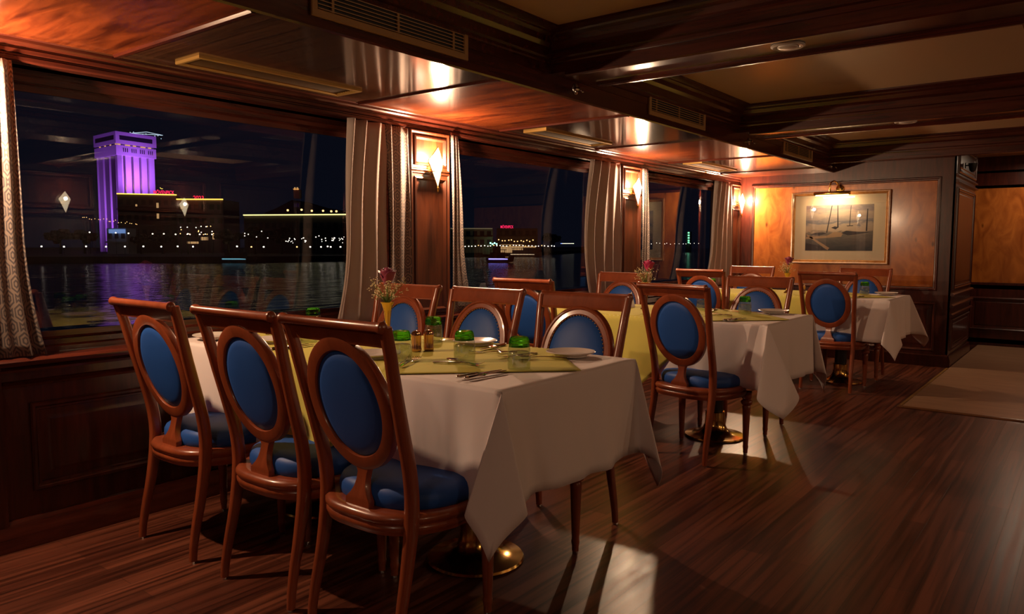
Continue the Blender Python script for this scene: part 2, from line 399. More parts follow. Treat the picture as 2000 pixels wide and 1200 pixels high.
# stiles and rails (ring quads between outer rect and the panel openings)
def ring(mb, P, o, i):
    (a0, a1, b0, b1), (c0, c1, d0, d1) = o, i
    R0 = [P(a0, b0, 0), P(a1, b0, 0), P(a1, b1, 0), P(a0, b1, 0)]; R1 = [P(c0, d0, 0), P(c1, d0, 0), P(c1, d1, 0), P(c0, d1, 0)]
    mb.loft([R0, R1], True, False)
ring(ew, PE, (XW, XB, .74, ZC), (-3.28, -1.305, .79, 1.965))
ew.frame(PE, -3.28, -1.305, .79, 1.965, pr_e, fill=False)
ew.box(XW, XB, YE, YE + .02, .70, .74)
for (u0, u1) in ((XW, -2.42), (-2.42, XB)):
    ring(ew, PE, (u0, u1, .12, .70), (u0 + .13, u1 - .13, .16, .665))
    ew.frame(PE, u0 + .13, u1 - .13, .16, .665, [(0, 0), (0, .008), (.008, .016), (.018, .012), (.026, .002), (.028, -.008), (.05, -.008), (.075, .002)])
ew.box(XW, XB + .005, YE - .018, YE + .02, 0, .115)
ew.ext([(0, 0), (.018, 0), (.01, .015), (0, .018)], lambda a, b, t: (t, YE - a, .115 + b), XW, XB)
def PX(u, v, h): return (XB + h, u, v)
sidepr = [(0, 0), (.006, .014), (.016, .020), (.026, .012), (.036, .012), (.042, .002), (.060, .0), (.07, .006)]
ew.box(XB - .02, XB, YE, 10.32, 0, ZC)
for v0, v1 in ((.16, .50), (.80, 1.86), (2.0, 2.3)):
    ew.frame(PX, YE + .10, 10.24, v0, v1, sidepr)
for z0, dz, out in ((0, .12, .025), (.53, .03, .03), (.62, .035, .035), (.74, .03, .035), (1.90, .03, .03), (1.965, .025, .025)):
    ew.ext([(0, 0), (out, .004), (out, dz * .6), (out * .5, dz), (0, dz)], lambda a, b, t, z0=z0: (XB + a, t, z0 + b), YE - .01, 10.34)
ew.build('wall_back', M_mahog, kind='structure', ang=30)
MB().add([(-3.25, YE + .006, .80), (-1.33, YE + .006, .80), (-1.33, YE + .006, 1.955), (-3.25, YE + .006, 1.955)], [(0, 1, 2, 3)]).build('trim_28', M_burl, kind='structure', smooth=False)
# far corridor wall behind the column
fw = MB()
def PF(u, v, h): return (u, 11.1 - h, v)
fw.box(-3.8, XR, 11.12, 11.3, 0, 2.5)
for v0, v1 in ((.04, .12), (.72, .79), (1.975, 2.02), (2.16, 2.20)):
    fw.ext([(0, 0), (.02, 0), (.02, .7), (.01, 1), (0, 1)], lambda a, b, t, v0=v0, v1=v1: (t, 11.12 - a, v0 + (v1 - v0) * b), -1.4, XR)
fw.box(-1.4, XR, 11.10, 11.12, 0, .80); fw.box(-1.4, XR, 11.10, 11.12, 1.975, 2.5)
for u0 in (-1.35, -.1, 1.15): fw.frame(PF, u0 + .08, u0 + 1.2, .2, .62, sidepr)
fw.box(XR - .0, XR + .1, 8.9, 11.1, 0, 2.4)
fw.build('wall_far', M_mahog, kind='structure', ang=30)
MB().add([(-1.4, 11.108, .79), (XR, 11.108, .79), (XR, 11.108, 1.98), (-1.4, 11.108, 1.98)], [(0, 1, 2, 3)]).build('trim_29', M_burl, kind='structure', smooth=False)
MB().box(-3.8, XR, YB - .12, YB, 0, 2.45).build('wall_front', M_mahog, kind='structure', smooth=False)
# right-hand wall (opposite side of the saloon; seen mirrored in the window panes)
wr = MB(); wr.box(XR, XR + .12, YB, 11.2, 0, 2.45)
def PR(u, v, h): return (XR - h, u, v)
for i in range(8):
    u0 = YB + i * 1.45
    wr.frame(PR, u0 + .1, u0 + 1.35, .85, 1.62, sidepr); wr.frame(PR, u0 + .1, u0 + 1.35, .15, .7, sidepr); wr.frame(PR, u0 + .1, u0 + 1.35, 1.66, 2.1, sidepr)
wr.build('wall_right', M_mahog, kind='structure', ang=30)

# ------------------------------------------------------------------ sconces
def sconce_parts(root):
    # local: wall at x=0, light leans to +x
    H0, HM, H1, W_ = -.125, .035, .13, .068
    rim = [(-0.005, 0, H1), (-0.005, -W_, HM), (-0.005, 0, H0), (-0.005, W_, HM)]
    D = .055
    b = MB()
    fr = [Vector((.055, p[1], p[2])) for p in rim]
    top, lf, bo, rt = fr
    ce = Vector((.055 + D, 0, HM)); ct = Vector((.055 + D * .35, 0, H1 * .99)); cb = Vector((.055 + D * .3, 0, H0))
    b.add([ct, lf, cb, rt, ce], [(0, 1, 4), (1, 2, 4), (2, 3, 4), (3, 0, 4)])
    # solidify by a second skin slightly inside
    b.build('lamp_shade', M_shade, root, smooth=False)
    f = MB()
    f.tube([ct, lf, cb, rt, ct], .0032, 6)
    f.lathe([(.001, -.034), (.006, -.024), (.010, -.006), (.004, .006)], (.055 + D * .3, 0, H0), 10)
    f.build('shade_rim', M_brass, root)
    g = MB(); g.lathe([(.0, 0), (.035, 0), (.035, .006), (.028, .012), (.0, .014)], (0, 0, -.01), 20, axis='X')
    g.tube([(.01, 0, -.01), (.05, 0, -.015), (.072, 0, -.005)], .006, 8)
    g.add([(0, -.055, -.03), (.075, -.05, -.03), (.075, .05, -.03), (0, .055, -.03), (0, -.055, -.026), (.075, -.05, -.026), (.075, .05, -.026), (0, .055, -.026)], [(0,3,2,1),(4,5,6,7),(0,1,5,4),(1,2,6,5),(2,3,7,6),(3,0,4,7)])
    g.build('wall_bracket', M_brass, root)
    bl = MB(); bl.ball((.07, 0, .03), .012, 6, (1, 1, 1.5)); bl.build('bulb', emit('bulb_glow', (1, .75, .45), 40), root)
sc0 = empty('wall_sconce', (XW + .022, PIL[1], 1.745), 0, 'diamond-shaped opal wall sconce glowing on the pillar right of the large left window', 'wall lamp')
sconce_parts(sc0)
def sconce_light(x, y, z, wt):
    ld = bpy.data.lights.new('sconce_bulb_light', 'POINT'); ld.energy = wt; ld.color = WARM; ld.shadow_soft_size = .018
    o = bpy.data.objects.new('sconce_bulb_light', ld); COL.objects.link(o); o.location = (x, y, z)
    o['kind'] = 'light'
sconce_light(XW + .022 + .098, PIL[1], 1.785, SCONCE_W)
for y, lb in ((PIL[0], 'diamond-shaped opal wall sconce on the nearest pillar just outside the left edge'),
              (PIL[2], 'diamond-shaped opal wall sconce glowing on the middle pillar between second and third windows'),
              (8.69, 'diamond-shaped opal wall sconce glowing in the corner beside the burl end wall')):
    dup(sc0, (XW + .022, y, 1.745), 0, lb); sconce_light(XW + .022 + .098, y, 1.785, SCONCE_W * (1.35 if y < 2 else 1))
for y, lb in ((3.75, 'diamond-shaped wall sconce on the opposite wall, mirrored left in the big window'),
              (5.2, 'diamond-shaped wall sconce on the opposite wall, mirrored right in the big window'),
              (0.6, 'diamond-shaped wall sconce on the opposite wall, beside the viewer'),
              (8.1, 'diamond-shaped wall sconce on the opposite wall, near the dance floor')):
    dup(sc0, (XR - .0, y, 1.745), pi, lb); sconce_light(XR - .085, y, 1.785, SCONCE_W * .5)

# ------------------------------------------------------------------ grilles on soffit, diffusers under low ceiling, downlights
def grille():
    r = empty('air_grille', (XS + .01, 1.80, 2.185))
    Wd, Hh = .88, .165
    a = MB()
    def PG(u, v, h): return (h, u, v)
    a.frame(PG, 0, Wd, -Hh / 2, Hh / 2, [(0, 0), (0, .010), (.004, .013), (.026, .013), (.030, .009), (.030, .0)], fill=False)
    a.build('grille_frame', M_grille, r, ang=25)
    k = MB().box(.0005, .002, .02, Wd - .02, -Hh/2 + .02, Hh/2 - .02); k.build('grille_backing', M_black, r, smooth=False)
    s = MB()
    for i in range(7):
        z = -Hh/2 + .030 + (i + .5) * (Hh - .06) / 7
        s.ext([(.002, -.003), (.012, -.006), (.013, -.003), (.003, .002)], lambda p, q, t, z=z: (p, t, z + q), .03, Wd - .03)
    s.build('grille_slats', M_grille, r, ang=25)
    for u in (.10, .44, .78): MB().box(.002, .0115, u - .006, u + .006, -Hh/2 + .03, Hh/2 - .03).build('grille_divider', M_grille, r, smooth=False)
    return r
g0 = tag(grille(), 'long tan slatted air grille nearest the camera on the dark soffit', 'vent', 'soffit air grilles')
dup(g0, (XS + .01, 4.46, 2.185), 0, 'tan slatted air grille in the middle of the dark soffit face')
dup(g0, (XS + .01, 7.10, 2.185), 0, 'small-looking farthest tan air grille on the soffit near the end wall')
def diffuser():
    r = empty('ceiling_slot', (-3.30, 1.78, ZL))
    a = MB()
    def PD(u, v, h): return (u, v, -h)
    a.frame(PD, 0, .20, 0, .91, [(0, -.001), (0, .014), (.003, .017), (.016, .017), (.020, .010), (.020, .002)], fill=False)
    a.build('slot_frame', M_brassd, r, ang=25)
    b = MB()
    for i in range(9):
        x = .026 + i * .0186
        b.ext([(0, -.002), (.004, -.008), (.008, -.002)], lambda p, q, t, x=x: (x + p, t, q), .02, .89)
    b.build('slot_louvre', M_louv, r, ang=25)
    return r
d0 = tag(diffuser(), 'long brass-framed slot panel on the low ceiling above the large left window', 'ceiling panel', 'ceiling slot panels')
dup(d0, (-3.30, 4.36, ZL), 0, 'brass-framed slot panel on the low ceiling above the second window')
dup(d0, (-3.30, 6.98, ZL), 0, 'brass-framed slot panel on the low ceiling above the third, farthest window')
def downlight():
    r = empty('downlight', (-1.17, 3.545, ZB))
    a = MB(); a.lathe([(.0, -.001), (.075, -.001), (.075, -.006), (.066, -.011), (.054, -.009), (.050, -.004), (.0, -.004)], n=32, caps=False); a.build('downlight_ring', M_white, r)
    b = MB(); b.lathe([(.0, -.003), (.048, -.003), (.044, -.012), (.03, -.016), (.0, -.017)], n=28, caps=False); b.build('lens', M_white, r)
    return r
q0 = tag(downlight(), 'round white recessed ceiling fitting under the nearest wooden beam', 'ceiling light', 'recessed ceiling fittings')
dup(q0, (-1.17, 6.195, ZB), 0, 'round white recessed ceiling fitting under the second wooden beam')
def sprinkler():
    r = empty('sprinkler', (XS + .008, 3.60, 2.125))
    a = MB(); a.lathe([(.0, 0), (.030, 0), (.031, .003), (.026, .006), (.014, .008), (.0, .009)], n=24, axis='X', caps=False)
    a.build('wall_flange', M_chrome, r)
    b = MB(); b.tube([(.006, 0, 0), (.02, 0, 0), (.03, 0, -.004)], .008, 10)
    b.tube([(.03, -.010, -.002), (.042, -.011, -.012), (.048, 0, -.018), (.042, .011, -.012), (.03, .010, -.002)], .0025, 6); b.ball((.05, 0, -.02), .007, 5)
    b.build('nozzle', M_chrome, r)
    return r
s0 = tag(sprinkler(), 'chrome sprinkler nozzle on the soffit below the nearest beam end', 'sprinkler', 'soffit sprinklers')
dup(s0, (XS + .008, 6.25, 2.125), 0, 'chrome sprinkler nozzle on the soffit below the second beam end')
dup(s0, (XS + .008, 8.72, 2.125), 0, 'chrome sprinkler nozzle at the far corner of the soffit')
sp = empty('wall_spotlight', (XB + .02, 9.25, 2.10), 0, 'small black swivel spotlight on the top of the mahogany column', 'spotlight')
a = MB(); a.lathe([(0, 0), (.03, 0), (.03, .01), (0, .012)], n=16, axis='X', caps=False); a.tube([(.01, 0, 0), (.06, 0, 0)], .007, 8); a.build('mounting', M_black, sp)
a = MB(); a.lathe([(.015, -.02), (.03, .0), (.045, .07), (.040, .07), (.02, .01)], (.07, 0, -.05), 16, caps=True); a.build('lamp_head', M_black, sp)

for k, (lx, ly) in enumerate(((-1.0, -1.1), (-.55, 10.5))):  # unseen lamps added as fill for the chair backs, column and passage
    if k == 0:
        la = empty('ceiling_fill_lamp', (lx, ly, ZC)); tag(la, 'added round opal fill lamp on the ceiling behind the viewer, out of view', 'ceiling lamp')
        a = MB(); a.lathe([(.0, 0), (.17, 0), (.175, -.02), (.165, -.03), (.0, -.03)], n=36, caps=False); a.build('lamp_base', M_brass, la)
        a = MB(); a.lathe([(.155, -.028), (.15, -.05), (.11, -.075), (.05, -.088), (.0, -.09)], n=36, caps=False); a.build('opal_bowl', emit('opal_glow', (1, .62, .30), 1.0), la)
    else: dup(la, (lx, ly, ZC), 0, 'added round opal fill lamp over the passage beyond the mahogany column, out of view')
    ld = bpy.data.lights.new('ceiling_fill_light', 'AREA'); ld.shape = 'DISK'; ld.size = .30; ld.energy = FILL_W[k]; ld.color = (1, .72, .50)
    o = bpy.data.objects.new('ceiling_fill_light', ld); COL.objects.link(o); o.location = (lx, ly, ZC - .10); o['kind'] = 'light'
# ------------------------------------------------------------------ curtains
def curtain(name, label, m, y0t, y1t, y0m, y1m, y0b, y1b, folds, amp, x0, group, z0=.80, z1=1.972, seed=1):
    rnd = random.Random(seed); N, K = folds * 14, 26
    mb = MB(); mb.uv = []; vs = []; ph = [rnd.uniform(-.5, .5) for _ in range(folds + 2)]
    Wref = max(y1t - y0t, y1b - y0b) * 1.9
    for k in range(K + 1):
        t = k / K                                  # 0 top, 1 bottom
        def mix(a, b_, c): return a + (b_ - a) * (sin(min(t / .55, 1) * pi / 2)) if t < .55 else b_ + (c - b_) * ((t - .55) / .45) ** 2
        ya, yb = mix(y0t, y0m, y0b), mix(y1t, y1m, y1b)
        z = z1 + (z0 - z1) * t
        for i in range(N + 1):
            s = i / N; a = amp * (0.62 + .30 * sin(3 * t + s * 5) )
            jj = s * folds; fi = int(min(jj, folds - 1))
            wob = .12 * sin(2.2 * t + ph[fi])
            x = x0 + a * sin(2 * pi * (jj + wob)) + .3 * a * sin(2 * pi * jj * .5 + 2 * t)
            y = ya + (yb - ya) * (s + .012 * sin(2 * pi * (jj + .25)))
            vs.append((x, y, z)); mb.uv.append((s * Wref, z))
    fs = [(k * (N + 1) + i, k * (N + 1) + i + 1, (k + 1) * (N + 1) + i + 1, (k + 1) * (N + 1) + i) for k in range(K) for i in range(N)]
    mb.add(vs, fs)
    o = mb.build(name, m, ang=80)
    md = o.modifiers.new('thickness', 'SOLIDIFY'); md.thickness = .002
    return tag(o, label, 'curtain', group)
G_p, G_q = 'plain curtain panels', 'patterned curtain panels'
curtain('curtain', 'patterned curtain panel at the left edge, its lower corner flared over the sill', M_patt, 1.03, 1.17, 1.03, 1.18, 1.02, 1.24, 3, .022, XW + .03, G_q, seed=2)
curtain('curtain', 'wide plain taupe curtain at the right side of the large left window', M_curt, 2.84, 3.15, 2.80, 3.12, 2.72, 3.13, 3, .030, XW + .035, G_p, seed=3)
curtain('curtain', 'narrow patterned curtain between the wide taupe curtain and the nearest pillar', M_patt, 3.13, 3.32, 3.15, 3.33, 3.13, 3.33, 2, .020, XW + .03, G_q, seed=4)
curtain('curtain', 'narrow patterned curtain just right of the nearest glowing pillar', M_patt, 3.71, 3.78, 3.71, 3.82, 3.71, 3.93, 2, .018, XW + .03, G_q, seed=5)
curtain('curtain', 'plain taupe curtain at the right side of the second window', M_curt, 5.42, 5.93, 5.30, 5.93, 5.42, 5.90, 4, .032, XW + .035, G_p, seed=6)
curtain('curtain', 'narrow patterned curtain just right of the middle pillar', M_patt, 6.35, 6.46, 6.35, 6.50, 6.35, 6.50, 2, .016, XW + .03, G_q, seed=7)
curtain('curtain', 'plain taupe curtain at the right side of the third window near the end wall', M_curt, 8.02, 8.50, 7.92, 8.50, 7.72, 8.50, 4, .030, XW + .035, G_p, seed=8)

# ------------------------------------------------------------------ dining chair (faces +Y)
ZS = [0, .1, .25, .42, .55, .70, .85, .95, 1.02]
YS = [-.205, -.193, -.160, -.135, -.142, -.177, -.215, -.239, -.260]
XSx = [.205, .203, .200, .200, .203, .208, .217, .224, .229]
def interp(z, A):
    for i in range(len(ZS) - 1):
        if z <= ZS[i + 1] or i == len(ZS) - 2:
            t = (z - ZS[i]) / (ZS[i + 1] - ZS[i])
            p0 = A[max(i - 1, 0)]; p1 = A[i]; p2 = A[i + 1]; p3 = A[min(i + 2, len(A) - 1)]
            return .5 * (2*p1 + (p2-p0)*t + (2*p0-5*p1+4*p2-p3)*t*t + (3*p1-p0-3*p2+p3)*t*t*t)
def yb(z): return interp(z, YS)
def rect(wx, wy, c=.006):
    a, b = wx / 2, wy / 2
    return [(-a + c, -b), (a - c, -b), (a, -b + c), (a, b - c), (a - c, b), (-a + c, b), (-a, b - c), (-a, -b + c)]
def post(mb, side, z0, z1, n, w0, w1, d0, d1, endcurl=False):
    rings = []
    for i in range(n + 1):
        z = z0 + (z1 - z0) * i / n; t = i / n
        x = side * interp(z, XSx); y = yb(z); dz = .01
        ty = (yb(min(z + dz, 1.02)) - yb(max(z - dz, 0))) / (min(z + dz, 1.02) - max(z - dz, 0)); L_ = sqrt(1 + ty * ty)
        nv = Vector((0, 1 / L_, -ty / L_)); wx = w0 + (w1 - w0) * t; wy = d0 + (d1 - d0) * t
        rings.append([Vector((x + a, y, z)) + nv * b for a, b in rect(wx, wy)])
    mb.loft(rings)
def dshape(k, grow=0.0, n=40):
    out = []
    for i in range(n):
        t = 2 * pi * i / n; c, s = cos(t), sin(t)
        if s >= 0: x = .258 * (abs(c) ** .55) * (1 if c >= 0 else -1); y = .235 * abs(s) ** .5
        else: x = .258 * (abs(c) ** .62) * (1 if c >= 0 else -1); y = -.20 * abs(s) ** .80
        x *= 1 - .17 * max(0, -y / .2)
        out.append((x * k + (grow if x > 0 else -grow) * abs(c), y * k + grow * s))
    return out
def make_chair():
    r = empty('dining_chair')
    # seat frame: beaded D-shaped rail
    sfm_ = MB(); rings = []
    for g, z in ((-.012, .366), (-.004, .368), (-.001, .378), (.003, .385), (.003, .393), (-.002, .399), (.000, .405), (.006, .411), (.006, .421), (.000, .428), (-.006, .433), (-.03, .434)):
        rings.append([(x, y, z) for x, y in dshape(1, g)])
    sfm_.loft(rings); sfm_.build('seat_frame', M_chair, r, ang=50)
    cu = MB(); rings = []
    for k, z in ((.93, .428), (.965, .438), (.975, .455), (.965, .473), (.93, .487), (.85, .497), (.65, .505), (.35, .509), (.1, .510)):
        rings.append([(x * .965, (y * .88 + .022) , z) for x, y in dshape(k)])
    cu.loft(rings); cu.build('seat_cushion', M_blue, r, ang=80)
    for sd in (-1, 1):
        p = MB(); post(p, sd, .006, .42, 8, .024, .033, .028, .046); lg = p.build('leg', M_chair, r, ang=50)
        g = MB(); g.lathe([(.0, 0), (.012, 0), (.012, .007), (0, .007)], (sd * .205, -.205, 0), 10, caps=False); g.build('glide', M_chrome, lg)
        q = MB(); q.lathe([(.014, .014), (.0135, .03), (.017, .05), (.017, .055), (.0155, .06), (.0155, .075), (.0165, .085), (.023, .27), (.025, .295), (.020, .302), (.031, .310), (.034, .322), (.030, .332), (.021, .338), (.028, .346), (.030, .362), (.030, .385)], (sd * .228, .190, 0), 16)
        lg = q.build('leg', M_chair, r, ang=40)
        g = MB(); g.lathe([(.0, 0), (.011, 0), (.012, .004), (.012, .016), (0, .016)], (sd * .228, .190, 0), 10, caps=False); g.build('glide', M_chrome, lg)
    for sd in (-1, 1):
        p = MB(); post(p, sd, .40, 1.018, 14, .033, .030, .046, .034)
        p.build('back_post', M_chair, r, ang=50)
    tr = MB(); rings = []
    prof = [(-.011, .958), (.010, .958), (.014, .964), (.011, .970), (.011, 1.012), (.006, 1.026), (-.006, 1.026), (-.011, 1.012)]
    def rl(x, h, z):
        return (x, yb(min(z, 1.02)) + h - (.0 if z <= 1.02 else (z - 1.02) * .4), z)
    rings = [[rl(x, h, z) for h, z in prof] for x in [-.222, -.1, 0, .1, .222]]
    tr.loft(rings)
    yr, zr = yb(1.02) - .014, 1.019
    tr.lathe([(.0, -.240), (.013, -.239), (.0185, -.234), (.0185, -.222), (.015, -.216), (.0145, 0), (.015, .216), (.0185, .222), (.0185, .234), (.013, .239), (.0, .240)], (0, yr, zr), 16, axis='X', caps=False)
    tr.build('top_rail', M_chair, r, ang=40)
    # oval
    zc, A_, B_ = .760, .187, .214
    def PO(t, d, h):
        X = (A_ - d) * cos(t); Z = zc + (B_ - d) * sin(t); return (X, yb(Z) + h, Z)
    pr = [(0, -.014), (0, .010), (.005, .017), (.012, .018), (.018, .012), (.036, .013), (.042, .008), (.044, -.008), (.040, -.016), (.010, -.018)]
    NT = 56
    ov = MB(); ov.loft([[PO(2 * pi * i / NT, d, h) for d, h in pr] for i in range(NT)], True, False, loop=True)
    ovo = ov.build('oval_frame', M_chair, r, ang=40)
    pd = MB(); rings = []
    for k, h in ((.15, .027), (.5, .025), (.8, .018), (.95, .009), (1.0, .002), (1.0, -.004), (.96, -.010), (.8, -.015), (.5, -.018), (.15, -.019)):
        rings.append([(lambda X, Z: (X, yb(Z) + h, Z))((A_ - .042) * k * cos(2*pi*i/NT), zc + (B_ - .042) * k * sin(2*pi*i/NT)) for i in range(NT)])
    pd.loft(rings); pd.build('back_pad', M_blue, r, ang=80)
    nl = MB()
    for i in range(60):
        t = 2 * pi * i / 60; c = PO(t, .0425, .0125); nl.ball(c, .0038, 3, (1, .8, 1))
    nl.build('nailhead_trim', M_brassd, r)
    # waisted splat
    sl = MB(); outl = [(.054, .425), (.054, .452), (.047, .460), (.036, .472), (.026, .490), (.021, .510), (.021, .535), (.030, .556)]
    rings = []
    for x, z in outl:
        y = yb(z) - .032 * min(1, max(0, (.545 - z) / .09)); rings.append([(-x, y - .012, z), (x, y - .012, z), (x + .002, y, z), (x, y + .012, z), (-x, y + .012, z), (-x - .002, y, z)])
    sl.loft(rings); sl.build('splat', M_chair, r, ang=40)
    # rear seat rail spanning between the posts
    return r
ch0 = make_chair()
GC1, GC2, GC3 = 'chairs at the nearest table', 'chairs at the middle table', 'chairs at the far table'
chairs = [
 (-1.80, 1.695, 0, 'largest foreground chair in front of the nearest white tablecloth, back to camera', GC1),
 (-2.325, 1.695, 0, 'second foreground chair, its back to camera, between two others in the row of three', GC1),
 (-2.960, 1.695, 0, 'leftmost foreground chair, back to camera, nearest the window wall', GC1),
 (-1.855, 2.675, pi + .05, 'chair facing camera across the nearest table, behind the plate at its aisle corner', GC1),
 (-2.46, 2.68, pi, 'middle of the three chairs facing camera across the nearest table', GC1),
 (-3.03, 2.68, pi, 'chair facing camera by the window beside the rose, partly behind the vase', GC1),
 (-1.87, 4.20, -.17, 'chair with back to camera at the aisle end of the middle table', GC2),
 (-2.99, 4.21, 0, 'chair with back to camera at the window end of the middle table, half hidden', GC2),
 (-1.90, 5.045, pi, 'nail-trimmed chair facing camera across the middle table behind a green-bottomed tumbler', GC2),
 (-3.03, 5.11, pi, 'chair facing camera at the window end of the middle table beside the pink rose', GC2),
 (-1.81, 6.92, 0, 'chair with back to camera at the aisle end of the far table', GC3),
 (-2.95, 6.92, 0, 'chair with back to camera at the window end of the far table', GC3),
 (-1.80, 7.69, pi, 'chair facing camera across the far table, under the right side of the framed picture', GC3),
 (-2.93, 7.69, pi, 'chair facing camera at the window end of the far table near the end wall', GC3)]
for i, (x, y, rz, lb, gp) in enumerate(chairs):
    if i == 0:
        ch0.location = (x, y, 0); ch0.rotation_euler = (0, 0, rz); tag(ch0, lb, 'chair', gp)
    else: dup(ch0, (x, y, 0), rz, lb, gp)

# ------------------------------------------------------------------ tables
def make_table():
    r = empty('pedestal_table')
    t = MB(); t.box(-.47, .47, -.415, .415, .765, .794); t.build('tabletop', M_mahogx, r, bevel=.004)
    c = MB(); c.lathe([(.052, .12), (.052, .70), (.06, .74), (.16, .745), (.16, .764)], n=28); c.build('pedestal_column', M_column, r)
    b = MB(); b.lathe([(.0, 0), (.190, 0), (.195, .006), (.190, .014), (.150, .020), (.105, .032), (.078, .055), (.066, .085), (.062, .13), (.064, .165), (.060, .170), (.053, .171)], n=40, caps=False); b.build('flared_base', M_brass, r, ang=30)
    return r
TY = [2.215, 4.665, 7.30]
T_labels = [['pedestal table with brass foot at the aisle end of the nearest row, under white cloth', 'pedestal table with brass foot at the window end of the nearest row, behind foreground chairs'],
            ['pedestal table with brass foot at the aisle end of the middle row', 'pedestal table at the window end of the middle row, under the cloth'],
            ['pedestal table with brass foot at the aisle end of the far row', 'pedestal table at the window end of the far row, under the cloth']]
XA = [-1.435, -1.465, -1.36]; XI = [-3.455, -3.455, -3.455]
tb0 = None
for k in range(3):
    for j, cx in enumerate((XA[k] - .475, XA[k] - 1.45)):
        if tb0 is None: tb0 = make_table(); tb0.location = (cx, TY[k], 0); tag(tb0, T_labels[k][j], 'table', 'pedestal tables')
        else: dup(tb0, (cx, TY[k], 0), 0, T_labels[k][j])
ZT = .80
def side_off(s, d, L, ph):    # outward offset of a hanging side
    q = d / L
    return .05 * d + .018 * q * sin(s * 9 + ph) + .012 * q * sin(s * 23 + 2 * ph) + .006 * q * sin(s * 41 + ph)
def tablecloth(x0, x1, y0, y1, L, seed, label, twist=(1, 1), lean=((0, .15), (0, .15))):
    # lean: (along the long side, outward) pull of each aisle corner fold
    rnd = random.Random(seed); mb = MB(); ph = [rnd.uniform(0, 6) for _ in range(4)]
    NX, NY, ND = 60, 26, 14
    xs = [x0 + (x1 - x0) * i / NX for i in range(NX + 1)]; yv = [y0 + (y1 - y0) * i / NY for i in range(NY + 1)]
    mb.add([(x, y, ZT) for y in yv for x in xs], [(j*(NX+1)+i, j*(NX+1)+i+1, (j+1)*(NX+1)+i+1, (j+1)*(NX+1)+i) for j in range(NY) for i in range(NX)])
    ds = [L * (i / ND) ** 1.3 for i in range(ND + 1)]
    def strip(pts, nv, p):
        n = len(pts); tot = (Vector(pts[-1]) - Vector(pts[0])).length; vs = []
        for d in ds:
            for i, q in enumerate(pts):
                s = (Vector(q) - Vector(pts[0])).length; e = min(1, s / .12, (tot - s) / .12); e = max(e, 0)
                base = .05 * d; o = base + (side_off(s, d, L, p) - base) * e
                z = ZT - sqrt(max(d * d - base * base, 0))
                if d > 0: o += .004 * min(1, d / .02)
                vs.append((q[0] + nv[0] * o, q[1] + nv[1] * o, z))
        mb.add(vs, [(k*n+i, k*n+i+1, (k+1)*n+i+1, (k+1)*n+i) for k in range(len(ds)-1) for i in range(n-1)])
    xh = [-3.375 + (x1 + 3.375) * i / NX for i in range(NX + 1)]
    strip([(x, y0) for x in xh], (0, -1), ph[0]); strip([(x1, y) for y in yv], (1, 0), ph[1])
    strip([(x, y1) for x in reversed(xh)], (0, 1), ph[2])
    NA = 32
    for ci, (cx, cy, nA, nB) in enumerate(((x1, y0, (0, -1), (1, 0)), (x1, y1, (1, 0), (0, 1)))):
        A, B = Vector(nA), Vector(nB); dg = (A + B).normalized(); tg = (B - A).normalized(); vs = []
        for q in [i / ND for i in range(ND + 1)]:
            qq = q ** 1.3
            for j in range(NA + 1):
                s = j / NA; phi = s * pi / 2; rho = L * qq / max(cos(phi), sin(phi))
                tw = twist[ci]
                H = A * (.05 * (1 - s)) + B * (.05 * s) + (Vector((-lean[ci][0], 0)) + dg * lean[ci][1]) * sin(pi * s) + tg * (tw * .25 * sin(2 * pi * s) + .06 * sin(4 * pi * s))
                h2 = min(H.length_squared, .9); z = ZT - rho * sqrt(1 - h2)
                o4 = .004 * min(1, rho / .02); e = A * (1 - s) + B * s
                if e.length > 0: e = e.normalized() * o4
                vs.append((cx + H.x * rho + e.x, cy + H.y * rho + e.y, z))
        n = NA + 1
        mb.add(vs, [(k*n+i, k*n+i+1, (k+1)*n+i+1, (k+1)*n+i) for k in range(ND) for i in range(NA)])
    o = mb.build('tablecloth', M_cloth, ang=180, merge=True)
    md = o.modifiers.new('thickness', 'SOLIDIFY'); md.thickness = .0015; md.offset = -1
    return tag(o, label, 'tablecloth', 'white tablecloths')
cl_lab = ['long white tablecloth on the nearest row, its corner fold hanging towards the aisle', 'white tablecloth on the middle row with a draped corner over the chair legs', 'white tablecloth on the farthest row, close to the burl end wall']
LD = [.375, .375, .36]
for k in range(3):
    tablecloth(XI[k], XA[k], TY[k] - .425, TY[k] + .425, LD[k], 3 + k, cl_lab[k], twist=((1, -1), (-1, 1), (1, -1))[k], lean=(((.12, .12), (-.02, .13)), ((-.10, .16), (0, .15)), ((.0, .16), (0, .28)))[k])
def overlay(cx, cy, R, k, label):
    N = 64; mb = MB(); vs = []; y0, y1, x1 = TY[k] - .425, TY[k] + .425, XA[k]
    for j in range(N + 1):
        for i in range(N + 1):
            a, b = (i / N - .5) * 2, (j / N - .5) * 2
            x = cx + (a - b) / 2 * R; y = cy + (a + b) / 2 * R; z = ZT + .004
            x = max(x, -3.45)
            if x > x1 + .002: x = x1 + .002
            for ed, sg in ((y0, -1), (y1, 1)):
                ex = (y - ed) * sg
                if ex > 0:
                    s = x - XI[k]; o = .05 * ex + .010 + .026 * min(ex / LD[k], 1.2) + .010 * sin(x * 16) * min(ex / .3, 1)
                    y = ed + sg * o; z = ZT + .004 - ex * .995
            if z < ZT: x = max(x, -3.37)
            vs.append((x, y, z))
    mb.add(vs, [(j*(N+1)+i, j*(N+1)+i+1, (j+1)*(N+1)+i+1, (j+1)*(N+1)+i) for j in range(N) for i in range(N)])
    o = mb.build('table_overlay', M_lime, ang=180)
    md = o.modifiers.new('thickness', 'SOLIDIFY'); md.thickness = .0015; md.offset = 1
    return tag(o, label, 'table overlay', 'lime table overlays')
overlay(-2.44, 2.25, 1.0, 0, 'lime green square overlay laid cornerwise on the nearest table')
